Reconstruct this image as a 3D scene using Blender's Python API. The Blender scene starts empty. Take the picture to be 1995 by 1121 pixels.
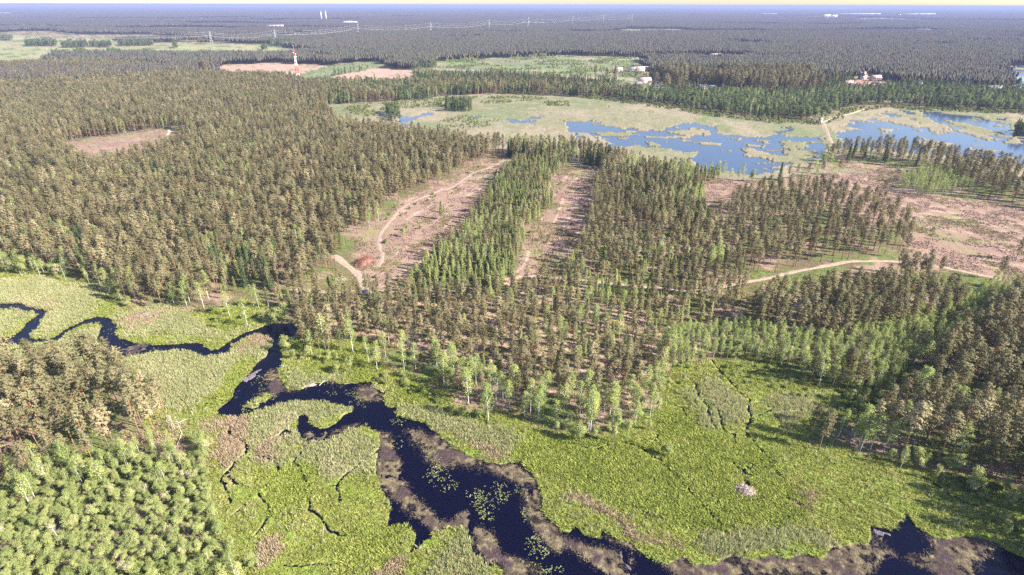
import bpy, math, random
import numpy as np
from mathutils import Vector, Euler, Matrix

R = math.radians
S = bpy.context.scene
C = S.collection
rng = np.random.default_rng(11)
random.seed(5)

# ------------------------------------------------------------------ camera, world, sun, exposure
CAM_H = 120.0
FPX = 1108.0
PITCH = 26.45
cam_d = bpy.data.cameras.new('camera')
cam_d.sensor_width = 36.0
cam_d.lens = 36.0 * FPX / 1995.0
cam_d.clip_start = 1.0
cam_d.clip_end = 200000.0
cam = bpy.data.objects.new('camera', cam_d)
C.objects.link(cam)
ROT = Euler((R(90 - PITCH), 0, 0)).to_matrix() @ Matrix.Rotation(R(0.13), 3, 'Z')
cam.matrix_world = Matrix.Translation((0, 0, CAM_H)) @ ROT.to_4x4()
S.camera = cam

SUN_EL, SUN_ROT = 33.0, 109.0
wd = bpy.data.worlds.new('World')
S.world = wd
wd.use_nodes = True
wn = wd.node_tree
wn.nodes.clear()
sky = wn.nodes.new('ShaderNodeTexSky')
sky.sky_type = 'NISHITA'
sky.sun_disc = False
sky.sun_elevation = R(SUN_EL)
sky.sun_rotation = R(SUN_ROT)
sky.air_density = 1.0
sky.dust_density = 0.6
sky.ozone_density = 1.5
bg = wn.nodes.new('ShaderNodeBackground')
bg.inputs['Strength'].default_value = 0.075
wo = wn.nodes.new('ShaderNodeOutputWorld')
wn.links.new(sky.outputs[0], bg.inputs[0])
wn.links.new(bg.outputs[0], wo.inputs[0])

sl = bpy.data.lights.new('sun', 'SUN')
sl.energy = 5.0
sl.angle = R(0.5)
sl.color = (1.0, 0.91, 0.81)
sun = bpy.data.objects.new('sun', sl)
C.objects.link(sun)
sv = Vector((math.sin(R(SUN_ROT)) * math.cos(R(SUN_EL)), math.cos(R(SUN_ROT)) * math.cos(R(SUN_EL)), math.sin(R(SUN_EL))))
sun.rotation_euler = sv.to_track_quat('Z', 'Y').to_euler()
sun.location = (0, 0, 300)

S.view_settings.view_transform = 'Standard'
S.view_settings.look = 'None'
S.view_settings.gamma = 1.0
S.view_settings.exposure = 1.7
S.render.engine = 'CYCLES'
S.cycles.max_bounces = 5
S.cycles.diffuse_bounces = 2
S.cycles.glossy_bounces = 2
S.cycles.transmission_bounces = 2
S.cycles.volume_bounces = 0
S.cycles.use_denoising = False

# ------------------------------------------------------------------ projection helpers
RM = np.array(ROT)
def at(px, py, z=0.0):
    """pixel of the photograph -> point of the ground plane"""
    d = RM @ np.array([(px - 997.5) / FPX, (560.5 - py) / FPX, -1.0])
    t = (z - CAM_H) / min(d[2], -0.0012)
    return np.array([d[0] * t, d[1] * t, z])
def project(x, y, z=0.0):
    P = np.stack([x, y, np.zeros_like(x) + z - CAM_H], -1) @ RM
    w = -P[..., 2]
    ok = w > 1.0
    w = np.where(ok, w, 1.0)
    px = np.where(ok, P[..., 0] / w * FPX + 997.5, -1e6)
    py = np.where(ok, 560.5 - P[..., 1] / w * FPX, -1e6)
    return px, py, w
def pip(px, py, poly):
    poly = np.asarray(poly, float)
    out = np.zeros(px.shape, bool)
    x0, y0 = poly.min(0); x1, y1 = poly.max(0)
    sel = np.nonzero((px >= x0) & (px <= x1) & (py >= y0) & (py <= y1))
    if len(sel[0]) == 0: return out
    X, Y = px[sel], py[sel]
    ins = np.zeros(X.shape, bool)
    n = len(poly)
    for i in range(n):
        ax, ay = poly[i]; bx, by = poly[(i + 1) % n]
        if ay == by: continue
        c = (ay > Y) != (by > Y)
        ins ^= c & (X < (bx - ax) * (Y - ay) / (by - ay) + ax)
    out[sel] = ins
    return out
def hsh(ix, iy, seed):
    h = (ix.astype(np.int64) * 374761393 + iy.astype(np.int64) * 668265263 + seed * 974634777) & 0x7fffffff
    h = ((h ^ (h >> 13)) * 1274126177) & 0x7fffffff
    return ((h ^ (h >> 16)) & 0xffff) / 65535.0
def vnoise(x, y, seed=0):
    ix = np.floor(x); iy = np.floor(y)
    fx = x - ix; fy = y - iy
    fx = fx * fx * (3 - 2 * fx); fy = fy * fy * (3 - 2 * fy)
    a = hsh(ix, iy, seed); b = hsh(ix + 1, iy, seed); c = hsh(ix, iy + 1, seed); d = hsh(ix + 1, iy + 1, seed)
    return (a * (1 - fx) + b * fx) * (1 - fy) + (c * (1 - fx) + d * fx) * fy
def fbm(x, y, s, seed=0, o=3):
    v = 0; a = 0.5; t = 0
    for i in range(o):
        v = v + a * vnoise(x / s, y / s, seed + i * 7); t += a; a *= 0.5; s *= 0.47
    return v / t

# ------------------------------------------------------------------ outlines read off the photograph (ground positions)
RIVER_UP = [(-120,585),(0,592),(30,590),(48,592),(62,600),(80,603),(96,610),(90,618),(82,628),(78,636),(70,645),(58,657),(75,660),(105,657),(118,650),(135,638),(160,625),(180,618),(200,616),(215,620),(224,630),(229,645),(232,660),(245,663),(262,668),(285,672),(310,670),(340,668),(375,666),(395,667),(402,674),(410,680),(425,680),(440,668),(455,660),(480,648),(505,640),(530,630),(571,630),(580,640),(572,655),(545,668),
 (555,710),(542,720),(552,742),(561,758),(587,758),(614,745),(641,742),(657,747),(689,747),(721,745),(729,758),(751,766),(748,782),(756,795),(780,793),(772,803),(785,814),(817,820),(839,833),(852,846),(871,863),(901,879),(920,892),(947,898),(979,903),(1016,898),(1024,914),(1035,922),(1051,949),(1057,970),(1059,997),(1075,1019),(1097,1035),(1110,1035),(1124,1024),(1138,1040),(1167,1048),(1172,1026),(1183,1037),(1207,1051),(1226,1056),(1245,1075),(1263,1088),(1301,1102),(1333,1082),(1350,1100),(1398,1095),(1429,1082),(1467,1090),(1502,1080),(1537,1088),(1565,1080),(1603,1088),(1620,1064),(1659,1057),(1690,1057),(1694,1043),(1697,1022),(1735,1033),(1753,1015),(1762,1000),(1784,1026),(1812,1043),(1840,1050),(1875,1046),(1913,1050),(1944,1055),(1969,1074),(1995,1085),(2200,1130),(2200,1400),
 (900,1500),(979,1110),(941,1100),(939,1088),(920,1078),(917,1054),(904,1029),(877,1027),(862,1032),(840,1040),(842,1054),(830,1052),(824,1056),(808,1076),(798,1078),(808,1056),(811,1040),(797,1027),(768,1024),(752,1024),(758,1003),(757,981),(749,970),(744,954),(740,938),(732,922),(733,900),(737,874),(741,860),(736,844),(712,828),(706,832),(685,836),(666,845),(650,858),(634,863),(615,864),(593,864),(583,853),(577,836),(582,808),(593,806),(604,810),(598,820),(611,825),(622,833),(636,833),(652,824),(668,809),(684,801),(681,796),(668,792),(630,788),(598,782),(571,781),(544,790),(518,801),(494,804),(483,810),(464,813),(440,812),(422,806),(421,799),(437,788),(451,774),(453,763),(467,747),(491,723),(502,707),(518,694),(523,678),(531,667),(523,654),(502,651),(480,659),(456,672),(443,688),(421,695),(400,698),(385,696),(372,684),(350,682),(300,686),(270,694),(240,698),(215,690),(198,680),(190,668),(195,650),(200,636),(190,631),(165,634),(140,645),(125,660),(110,666),(80,668),(50,670),(20,674),(0,680),(-120,700),(-120,668),(0,664),(22,655),(40,645),(50,632),(62,622),(70,616),(58,610),(40,602),(20,601),(0,602),(-120,600)]
MATS = [
 [(736,844),(760,850),(771,862),(784,880),(789,897),(792,922),(800,949),(805,973),(830,992),(856,1008),(873,1003),(898,986),(917,1005),(941,1027),(963,1048),(976,1070),(984,1086),(1016,1097),(1054,1118),(1060,1140),(960,1140),(979,1110),(941,1100),(920,1078),(917,1054),(904,1029),(877,1027),(862,1032),(840,1040),(808,1020),(775,1000),(757,981),(744,954),(732,922),(733,900),(741,860)],
 [(790,835),(805,835),(850,850),(901,882),(925,895),(979,905),(1016,900),(1024,914),(1035,922),(1051,949),(1057,975),(1059,1000),(1075,1019),(1097,1038),(1140,1055),(1200,1060),(1226,1070),(1222,1100),(1230,1140),(1180,1140),(1165,1110),(1150,1092),(1135,1075),(1124,1067),(1102,1082),(1086,1078),(1059,1051),(1038,1024),(1022,995),(1016,968),(1010,946),(998,933),(984,927),(963,919),(931,922),(904,917),(865,908),(840,890),(824,871),(803,850)],
 [(1130,1010),(1350,1060),(1400,1060),(1500,1050),(1600,1050),(1625,1030),(1690,1020),(1694,1020),(1700,1040),(1718,1060),(1745,1068),(1720,1075),(1700,1085),(1690,1110),(1685,1160),(1300,1160),(1320,1118)],
 [(1775,1000),(1840,1020),(1913,1030),(1975,1065),(1930,1082),(1900,1100),(1880,1150),(1820,1140),(1800,1095),(1770,1080),(1745,1070),(1800,1062)],
 [(560,718),(580,760),(545,765),(520,780),(500,775),(520,750),(500,735),(530,720)],
 [(690,750),(725,750),(745,770),(748,790),(690,785),(690,765)],
 [(600,840),(640,845),(690,822),(710,818),(712,828),(666,845),(634,862),(593,864)],
 [(215,672),(250,675),(290,683),(260,692),(232,694)],
 [(640,745),(655,750),(640,756),(610,752)],
 [(480,780),(500,772),(525,772),(520,780),(500,790),(485,792)],
]
PEATS = [[(1702,1030),(1735,1036),(1752,1026),(1770,1040),(1760,1044),(1735,1040),(1706,1042)],[(1200,1070),(1225,1072),(1222,1100),(1240,1112),(1228,1116),(1205,1095)],[(470,744),(500,722),(512,716),(500,736),(478,750)]]
CRACKS = [
 (1.0,[(464,813),(455,828),(445,840),(448,845),(462,853),(478,864),(480,884),(462,898),(438,925),(430,935),(440,950)],),
 (.5,[(445,926),(458,940),(470,948)]),(.4,[(480,864),(488,861),(500,856)]),
 (.6,[(488,884),(520,892),(540,904),(541,918)]),(1.2,[(545,848),(556,838),(566,845),(548,846)]),
 (.5,[(593,866),(588,880),(572,900)]),(.7,[(572,902),(590,918),(598,945),(595,960),(606,968),(600,990),(608,995),(622,1005),(640,1030),(660,1042),(700,1048)]),
 (.5,[(735,878),(705,900),(670,930),(655,945),(640,948)]),(.9,[(658,946),(662,975)]),
 (.5,[(515,950),(505,965),(525,985),(520,1005),(510,1030),(495,1045)]),(.5,[(550,1103),(590,1100),(640,1100),(665,1095)]),
 (.4,[(475,985),(470,990),(455,1005)]),(.45,[(440,950),(446,965),(450,980)]),
 (1.0,[(1100,868),(1130,872),(1165,874),(1180,868),(1225,862),(1250,874),(1290,900),(1330,940),(1365,980),(1390,1010),(1410,1030)]),
 (.5,[(1270,865),(1280,850),(1285,845)]),
 (.7,[(1345,740),(1355,750),(1362,775),(1380,795),(1385,820),(1395,835),(1425,845),(1455,850),(1475,870),(1495,890),(1510,915),(1515,925)]),
 (.5,[(1385,700),(1400,720),(1430,750),(1450,775)]),(.8,[(1460,778),(1457,800),(1465,812),(1455,835),(1456,850)]),(.5,[(1465,812),(1490,806),(1510,795)]),
 (.5,[(1302,785),(1330,795),(1337,810)]),(.7,[(1430,847),(1435,880),(1432,905),(1445,925)]),(1.3,[(1447,915),(1455,935),(1462,945),(1455,952)]),
 (.6,[(1452,908),(1462,918),(1468,908)]),(.5,[(1380,790),(1400,800),(1410,840)]),(1.0,[(1515,925),(1530,935)]),(.4,[(1560,800),(1530,802),(1510,806)]),
 (.6,[(1532,968),(1545,978),(1560,985)]),(.5,[(1380,985),(1400,978),(1415,975)]),(1.2,[(1800,935),(1830,950),(1850,965),(1900,985)]),
]
LODGE_POND = [(1447,925),(1452,938),(1463,945),(1456,952),(1448,945)]
LAKES = [
 [(650+a*.2005,170+b*.2005) for a,b in [(620,260),(660,290),(740,290),(860,255),(960,250),(950,265),(860,280),(800,300),(750,320),(690,345),(690,400),(640,400),(640,330)]],
 [(650+a*.2005,170+b*.2005) for a,b in [(1350,290),(1400,280),(1450,295),(1560,305),(1520,318),(1420,305)]],
 [(650+a*.2005,170+b*.2005) for a,b in [(450,235),(510,230),(510,270),(470,260)]],
 [(990,232),(1000,233),(1024,234),(1050,240),(1074,240),(1072,243),(1040,242),(1000,238),(990,236)],
 [(1025,232),(1036,227),(1056,227),(1052,231),(1030,233)],
 [(1000+a*.2005,190+b*.2005) for a,b in [(470,215),(560,215),(620,222),(750,210),(820,205),(810,250),(830,280),(960,285),(1050,310),(1200,300),(1300,270),(1400,262),(1480,290),(1560,290),(1600,255),(1700,250),(1800,265),(1976,290),(1956,340),(2056,380),(2136,375),(2236,385),(2356,390),(2496,390),(2556,370),(2596,330),(2626,285),(2676,290),(2666,325),(2606,370),(2676,385),(2846,395),(2996,385),(3006,440),(3006,520),(2946,600),(2736,610),(2726,640),(2556,690),(2396,735),(2096,745),(1926,730),(1830,700),(1730,600),(1800,500),(1680,530),(1600,510),(1500,490),(1270,480),(1200,455),(1050,470),(990,500),(930,460),(940,430),(850,395),(750,395),(640,400),(480,380),(420,400),(380,320),(480,320),(540,290),(460,270)]],
 [(1600+a*.198,180+b*.198) for a,b in [(160,390),(260,385),(270,340),(200,310),(320,315),(330,285),(440,285),(460,265),(600,270),(620,220),(600,195),(800,185),(1050,190),(1200,210),(1500,240),(1860,265),(1860,330),(1840,410),(1995,450),(2600,470),(2600,760),(1995,720),(1940,700),(1750,680),(1500,630),(1300,620),(1100,610),(900,590),(600,560),(300,550),(200,520)]],
 [(1942,134),(1955,130),(2250,127),(2250,196),(1995,184),(1962,172),(1948,150)],
]
ISLES = [[(1300+a*.2005,190+b*.2005) for a,b in P] for P in [
 [(0,340),(80,320),(200,315),(330,340),(340,355),(230,375),(120,370)],[(870,415),(960,410),(1010,440),(1010,460),(920,445)],[(740,460),(850,460),(960,480),(950,495),(800,490)],
 [(1090,430),(1200,410),(1400,440),(1380,490),(1250,500),(1130,480)],[(1100,520),(1240,500),(1440,520),(1440,590),(1200,590)],[(640,395),(700,395),(740,440),(700,430)],[(710,490),(900,540),(1100,575),(1100,595),(940,556),(760,518)],
 [(860,655),(940,625),(1050,620),(1040,632),(930,645)],
 [(-736,335),(-596,330),(-306,350),(-316,370),(-466,385),(-616,375)],[(-236,430),(-156,435),(-86,470),(-116,485),(-206,460)],[(-186,300),(-56,315),(4,345),(-66,325)],[(-490,400),(-400,395),(-400,410),(-480,410)]]] + [
 [(1600+a*.198,180+b*.198) for a,b in P] for P in [
 [(640,240),(800,250),(980,290),(1000,320),(940,345),(780,320),(690,290)],[(540,355),(600,350),(740,375),(720,395),(600,385)],[(1130,360),(1300,370),(1340,390),(1290,405),(1180,385)],
 [(940,485),(1150,475),(1330,510),(1300,540),(1120,545)],[(1100,395),(1230,415),(1180,422)],[(1480,320),(1650,355),(1640,385),(1500,345)],[(1040,300),(1200,310),(1180,330),(1060,325)],[(1700,320),(1800,325),(1850,345),(1720,345)],[(900,200),(1000,210),(1000,235),(900,225)],[(1380,550),(1560,560),(1700,610),(1600,600)],[(600,465),(720,470),(830,495),(700,500)],[(1560,405),(1660,410),(1640,435),(1570,430)]]]
WETLAND = [(640,205),(760,200),(830,190),(900,186),(1000,184),(1100,187),(1180,192),(1300,207),(1400,224),(1500,234),(1600,240),(1640,215),(1720,208),(1850,215),(1995,222),(2250,230),(2250,380),(1995,350),(1800,316),(1640,300),(1600,320),(1500,352),(1300,340),(1180,322),(985,295),(940,288),(850,272),(746,260),(670,250)]
F_YEL = [(-300,66),(0,68),(110,76),(230,75),(240,84),(380,86),(500,88),(540,90),(600,100),(590,107),(540,113),(430,112),(350,114),(330,112),(250,110),(130,114),(0,119),(-300,121)]
F_PINK = [(412,132),(430,128),(500,124),(540,121.5),(580,126),(640,127),(612,140),(600,165),(560,158),(412,153)]
F_GREEN = [(585,146),(600,138),(640,128),(700,121),(750,121),(757,128),(745,132),(650,147),(630,170),(595,170)]
F_PINK2 = [(640,152),(680,143),(740,133),(770,134),(812,138),(800,168),(640,168)]
F_GRN2 = [(600,113),(640,110),(655,114),(645,120),(600,119)]
F_MEAD = [(800,140),(850,122),(900,116),(1000,113),(1100,108),(1240,112),(1262,125),(1255,142),(1200,166),(1110,160),(1000,150),(880,150),(820,152)]
F_PATCH = [(540,66),(590,64),(610,68),(590,76),(545,76)]
F_FARR = [(1940,76),(1995,73),(2100,74),(2100,79),(1950,80)]
F_FAR2 = [[(1420,92),(1440,86),(1500,88),(1510,93)],[(1200,60),(1230,56),(1320,57),(1330,61)],[(1610,62),(1700,57),(1850,60),(1830,66),(1700,65)],[(1000,50),(1030,46),(1080,47),(1090,51)],[(1740,92),(1860,90),(1850,95)],[(300,60),(380,57),(420,60),(380,63)],[(1870,84),(1960,82),(1990,86),(1900,88)],[(1560,50),(1700,48),(1690,52),(1580,53)],[(860,76),(940,74),(950,78),(880,79)]]
F_VILL = [(1195,170),(1230,150),(1262,150),(1300,165),(1310,176),(1270,180),(1215,178)]
F_RES = [(1645,172),(1650,160),(1675,148),(1712,150),(1722,165),(1715,173),(1680,176)]
F_CLR0 = [(140,280),(200,268),(280,259),(330,251),(365,258),(360,290),(270,315),(190,332),(135,308)]
CLR1 = [(985,300),(1005,322),(975,345),(950,372),(940,400),(915,425),(900,455),(870,485),(850,505),(830,525),(800,548),(770,562),(735,562),(700,545),(680,515),(690,470),(735,450),(742,428),(765,405),(782,390),(818,375),(840,368),(874,350),(912,330),(964,308)]
CLR2 = [(1110,318),(1160,328),(1180,345),(1155,370),(1150,400),(1145,430),(1135,470),(1125,510),(1100,545),(1040,570),(1005,570),(998,530),(1015,480),(1035,440),(1060,420),(1080,400),(1068,380),(1080,345)]
CLR3 = [(1365,357),(1440,350),(1520,352),(1560,356),(1550,380),(1500,392),(1440,420),(1400,438),(1372,430)]
CLR4 = [(1514,352),(1589,347),(1645,318),(1720,319),(1757,332),(1738,372),(1870,388),(1995,400),(2250,440),(2250,600),(1995,556),(1870,530),(1813,520),(1770,505),(1765,470),(1745,430),(1690,402),(1610,385),(1550,380)]
ROADS = [
 ('dirt_track', 2.4, [(985,312),(950,328),(920,339),(880,365),(845,376),(800,396),(778,410),(765,425),(745,450),(738,468),(740,485),(745,497),(741,512),(735,522)]),
 ('sand_road', 3.6, [(650,498),(668,512),(690,528),(700,540),(708,556),(714,566)]),
 ('sand_road', 2.6, [(560,566),(640,569),(714,568),(800,568),(900,565),(1010,540),(1120,545),(1260,560),(1360,566),(1440,552),(1506,540),(1560,527),(1619,517),(1656,510),(1700,509),(1742,510),(1813,517),(1870,528),(1930,540),(1995,556),(2100,572)]),
 ('dirt_track', 3.2, [(1638,300),(1625,285),(1616,268),(1609,250),(1604,238)]),
 ('footpath', 1.8, [(1604,238),(1625,230),(1660,221),(1690,212),(1720,205)]),
 ('footpath', 2.6, [(328,252),(330,258),(325,264)]),
]
PALE = [[(-100,560),(60,552),(150,552),(195,590),(180,617),(105,657),(62,657),(100,612),(60,596),(0,588),(-100,582)],[(-100,605),(40,605),(66,613),(45,640),(0,660),(-100,662)],
 [(230,620),(290,598),(380,610),(400,630),(520,640),(460,655),(400,664),(250,660),(235,650)],[(232,704),(330,692),(450,692),(531,660),(520,700),(470,700),(400,760),(380,800),(300,785),(260,745)],[(470,780),(480,800),(545,795),(480,812),(430,815)],
 [(464,820),(560,795),(675,796),(640,828),(585,815),(575,840),(480,860),(455,845)],[(480,860),(570,850),(592,868),(575,895),(490,888)],[(592,880),(720,835),(738,870),(733,925),(640,945),(600,910)],
 [(780,800),(850,848),(940,895),(1000,900),(1010,860),(900,810),(820,790)],[(1390,1030),(1520,1040),(1600,1045),(1600,1080),(1400,1090)],[(870,1030),(910,1040),(930,1100),(960,1140),(820,1140),(840,1070)],[(0,675),(110,670),(190,660),(190,672),(230,700),(230,735),(-100,740),(-100,690)],
 [(1345,768),(1400,750),(1450,775),(1452,825),(1400,842),(1372,800)],[(1480,790),(1560,770),(1600,800),(1540,820)],[(118,668),(190,640),(215,672),(200,690)],[(555,712),(600,740),(650,738),(600,757),(560,757)]]
DRY = [[(400,840),(440,822),(470,855),(470,880),(440,900),(410,890)],[(500,1055),(530,1045),(550,1065),(540,1100),(505,1105)],[(232,632),(270,615),(330,612),(360,605),(320,628),(240,642)],[(470,668),(520,655),(528,668),(490,685),(465,690)],[(490,862),(550,862),(560,885),(500,885)],
 [(1556,968),(1575,958),(1580,975),(1562,990),(1550,1000)],[(760,1090),(780,1085),(790,1130),(730,1130)],[(1085,955),(1120,965),(1200,1006),(1260,1034),(1350,1058),(1345,1064),(1250,1042),(1180,1014),(1095,972)],[(900,870),(960,880),(990,900),(940,895)],[(60,592),(100,607),(95,618),(105,612),(108,600),(80,585)],[(270,830),(345,840),(350,870),(300,870)],[(370,605),(320,600),(290,598),(400,606)]]
LUSH = [[(1000,862),(1120,850),(1290,860),(1330,800),(1400,850),(1500,880),(1560,930),(1560,1000),(1480,1045),(1400,1040),(1330,1030),(1200,985),(1080,930),(1010,900)],[(500,905),(600,900),(600,960),(620,990),(520,1000),(500,960)],[(400,760),(470,700),(500,700),(450,765),(420,800),(380,800)],[(640,690),(760,730),(850,780),(790,790),(730,750),(640,735),(580,720)],[(680,1030),(760,1030),(760,1090),(680,1090)],[(420,600),(520,600),(500,640),(420,655)],[(600,655),(700,660),(720,700),(590,700)]]

COL = dict(floor=(.155,.125,.070), sedge=(.215,.235,.062), lush=(.200,.235,.055), pale=(.26,.255,.13), dry=(.32,.25,.17), mat=(.100,.076,.058), mud=(.035,.028,.03), peat=(.17,.145,.155),
 sand=(.29,.198,.152), wet=(.21,.195,.125), isle=(.19,.185,.105), fyel=(.27,.255,.135), fpink=(.36,.245,.19), fgrn=(.14,.17,.085), mead=(.15,.165,.09), canopy=(.022,.026,.027))
CN = list(COL)
CI = {k: i for i, k in enumerate(CN)}
MARSH = [(-300,515),(0,522),(112,536),(190,545),(240,600),(400,606),(470,600),(520,620),(575,660),(600,700),(760,720),(880,775),(960,812),(1080,842),(1200,852),(1280,820),(1290,720),(1340,690),(1500,705),(1600,740),(1740,740),(1700,800),(1560,860),(1700,892),(1900,938),(2400,1050),(2400,1700),(-400,1700),(-400,1200),(440,1060),(400,1000),(395,900),(340,850),(240,740),(120,735),(0,745),(-300,750)]
SPARSE = [(1950,620),(1250,820),(700,700),(560,650),(1000,570),(1250,640)]
def classify(x, y, warp=1.0, grow=0.0, jit=1.0):
    """class index of the ground at world points"""
    D = np.hypot(x, y)
    w = np.clip(D / 160.0, .6, 6) * warp
    xx = x + (fbm(x, y, 9, 3, 3) - .5) * 5.5 * w * .6 + (fbm(x, y, 2.2, 31, 2) - .5) * 1.8 * w
    yy = y + (fbm(x, y, 9, 17, 3) - .5) * 5.5 * w * .9 + (fbm(x, y, 2.2, 47, 2) - .5) * 2.2 * w
    px, py, _ = project(xx, yy)
    cl = np.full(x.shape, CI['floor'])
    cl[D > 5200] = CI['canopy']
    def put(polys, name):
        for P in polys:
            cl[pip(px, py, P)] = CI[name]
    jr = np.random.default_rng(77); js_ = np.clip(D / 160, .5, 4) * jit
    ax_ = xx + jr.normal(0, 1.3, x.shape) * js_ + (fbm(x, y, 14, 91, 2) - .5) * 12 * js_ ** .5; ay_ = yy + jr.normal(0, 1.3, x.shape) * js_ + (fbm(x, y, 14, 97, 2) - .5) * 12 * js_ ** .5
    qx, qy, _ = project(ax_, ay_)
    def soft(polys, name):
        for P in polys:
            cl[pip(qx, qy, P)] = CI[name]
    soft([MARSH], 'sedge')
    soft([F_CLR0, CLR1, CLR2, CLR3, CLR4, F_RES], 'sand')
    put([WETLAND], 'wet')
    put([F_YEL, F_FARR], 'fyel'); put([F_PINK, F_PINK2], 'fpink'); put([F_GREEN], 'fgrn'); put([F_GRN2, F_MEAD, F_VILL, F_PATCH] + F_FAR2, 'mead')
    soft(PALE, 'pale'); soft(LUSH, 'lush'); soft(DRY, 'dry')
    # water last
    W = np.zeros(x.shape, bool)
    for P in LAKES: W |= pip(px, py, P)
    reedy = pip(px, py, [(1715,215),(1850,212),(1975,232),(1975,268),(1900,276),(1760,252),(1700,230)]) & (fbm(x, y * .55, 30, 71, 3) > .60)
    reedy |= pip(px, py, [(1500,268),(1620,268),(1600,320),(1530,318),(1440,300)]) & (fbm(x, y * .5, 22, 72, 3) > .58)
    reedy |= pip(px, py, [(1070,225),(1250,235),(1400,240),(1400,262),(1200,275),(1060,268)]) & (fbm(x, y * .45, 24, 75, 3) > .58)
    W &= ~reedy
    reedy |= (y > 430) & (fbm(x * .45, y, 11, 76, 3) > .66)
    W &= ~reedy
    isl = np.zeros(x.shape, bool)
    for P in ISLES: isl |= pip(px, py, P)
    cl[reedy | isl] = CI['isle']
    W &= ~isl
    rx_, ry_, _ = project(x + (xx - x) * .4, y + (yy - y) * .4)
    W |= pip(rx_, ry_, RIVER_UP) | pip(rx_, ry_, LODGE_POND)
    # islets of the river
    W &= ~pip(px, py, [(482,790),(500,775),(522,772),(525,778),(505,790),(488,796)])
    for wd_, L in CRACKS:
        Q = np.array([at(a, b)[:2] for a, b in L])
        x0, y0 = Q.min(0) - 4; x1, y1 = Q.max(0) + 4
        s = np.nonzero((x > x0) & (x < x1) & (y > y0) & (y < y1))
        if len(s[0]) == 0: continue
        X = x[s] + (fbm(x[s], y[s], 2.0, 5, 2) - .5) * 1.3; Y = y[s] + (fbm(x[s], y[s], 2.0, 9, 2) - .5) * 1.3
        dm = np.full(X.shape, 1e9)
        for i in range(len(Q) - 1):
            a, b = Q[i], Q[i + 1]; ab = b - a
            t = np.clip(((X - a[0]) * ab[0] + (Y - a[1]) * ab[1]) / (ab @ ab + 1e-9), 0, 1)
            dm = np.minimum(dm, np.hypot(X - a[0] - t * ab[0], Y - a[1] - t * ab[1]))
        wloc = max(wd_, .8) * .38 * (.85 + .3 * fbm(x[s], y[s], 6, 13, 2)) + grow
        W[s] |= dm < wloc
    cl[W] = CI['mud']
    mt = np.zeros(x.shape, bool)
    for P in MATS: mt |= pip(px + (qx - px) * .6, py + (qy - py) * .6, P)
    cl[mt & W] = CI['mat']
    pt = np.zeros(x.shape, bool)
    for P in PEATS: pt |= pip(px, py, P)
    cl[pt & W] = CI['peat']
    return cl, px, py

# ------------------------------------------------------------------ object helpers
def tag(o, label=None, cat=None, group=None, kind=None):
    if label: o['label'] = label
    if cat: o['category'] = cat
    if group: o['group'] = group
    if kind: o['kind'] = kind
    return o
def empty(name, loc, rz=0.0, sc=1.0):
    o = bpy.data.objects.new(name, None)
    C.objects.link(o)
    o.location = loc; o.rotation_euler = (0, 0, rz)
    o.scale = sc if hasattr(sc, '__len__') else (sc, sc, sc)
    o.empty_display_size = .5
    return o
def mesh_np(name, V, F, mats, mi=None, attrs=None, smooth=False):
    """V (n,3); F list of (m,k) integer arrays (k = 3 or 4); mi material index per face"""
    me = bpy.data.meshes.new(name)
    V = np.asarray(V, np.float32)
    if not isinstance(F, list): F = [F]
    F = [f for f in F if len(f)]
    tot = np.concatenate([np.full(len(f), f.shape[1]) for f in F])
    idx = np.concatenate([np.asarray(f).ravel() for f in F]).astype(np.int32)
    me.vertices.add(len(V)); me.vertices.foreach_set('co', V.ravel())
    me.loops.add(len(idx)); me.loops.foreach_set('vertex_index', idx)
    me.polygons.add(len(tot))
    st = np.concatenate([[0], np.cumsum(tot)[:-1]]).astype(np.int32)
    me.polygons.foreach_set('loop_start', st)
    me.polygons.foreach_set('loop_total', tot.astype(np.int32))
    for m in mats: me.materials.append(m)
    if mi is not None: me.polygons.foreach_set('material_index', np.asarray(mi, np.int32))
    if smooth: me.polygons.foreach_set('use_smooth', np.ones(len(tot), bool))
    if attrs:
        for k, a in attrs.items():
            a = np.asarray(a, np.float32)
            if a.ndim == 2:
                at_ = me.color_attributes.new(k, 'FLOAT_COLOR', 'POINT')
                c4 = np.ones((len(a), 4), np.float32); c4[:, :3] = a
                at_.data.foreach_set('color', c4.ravel())
            else:
                at_ = me.attributes.new(k, 'FLOAT', 'POINT'); at_.data.foreach_set('value', a)
    me.update(calc_edges=True)
    return me
def link(name, me, parent=None):
    o = bpy.data.objects.new(name, me)
    C.objects.link(o)
    if parent: o.parent = parent
    return o
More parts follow.
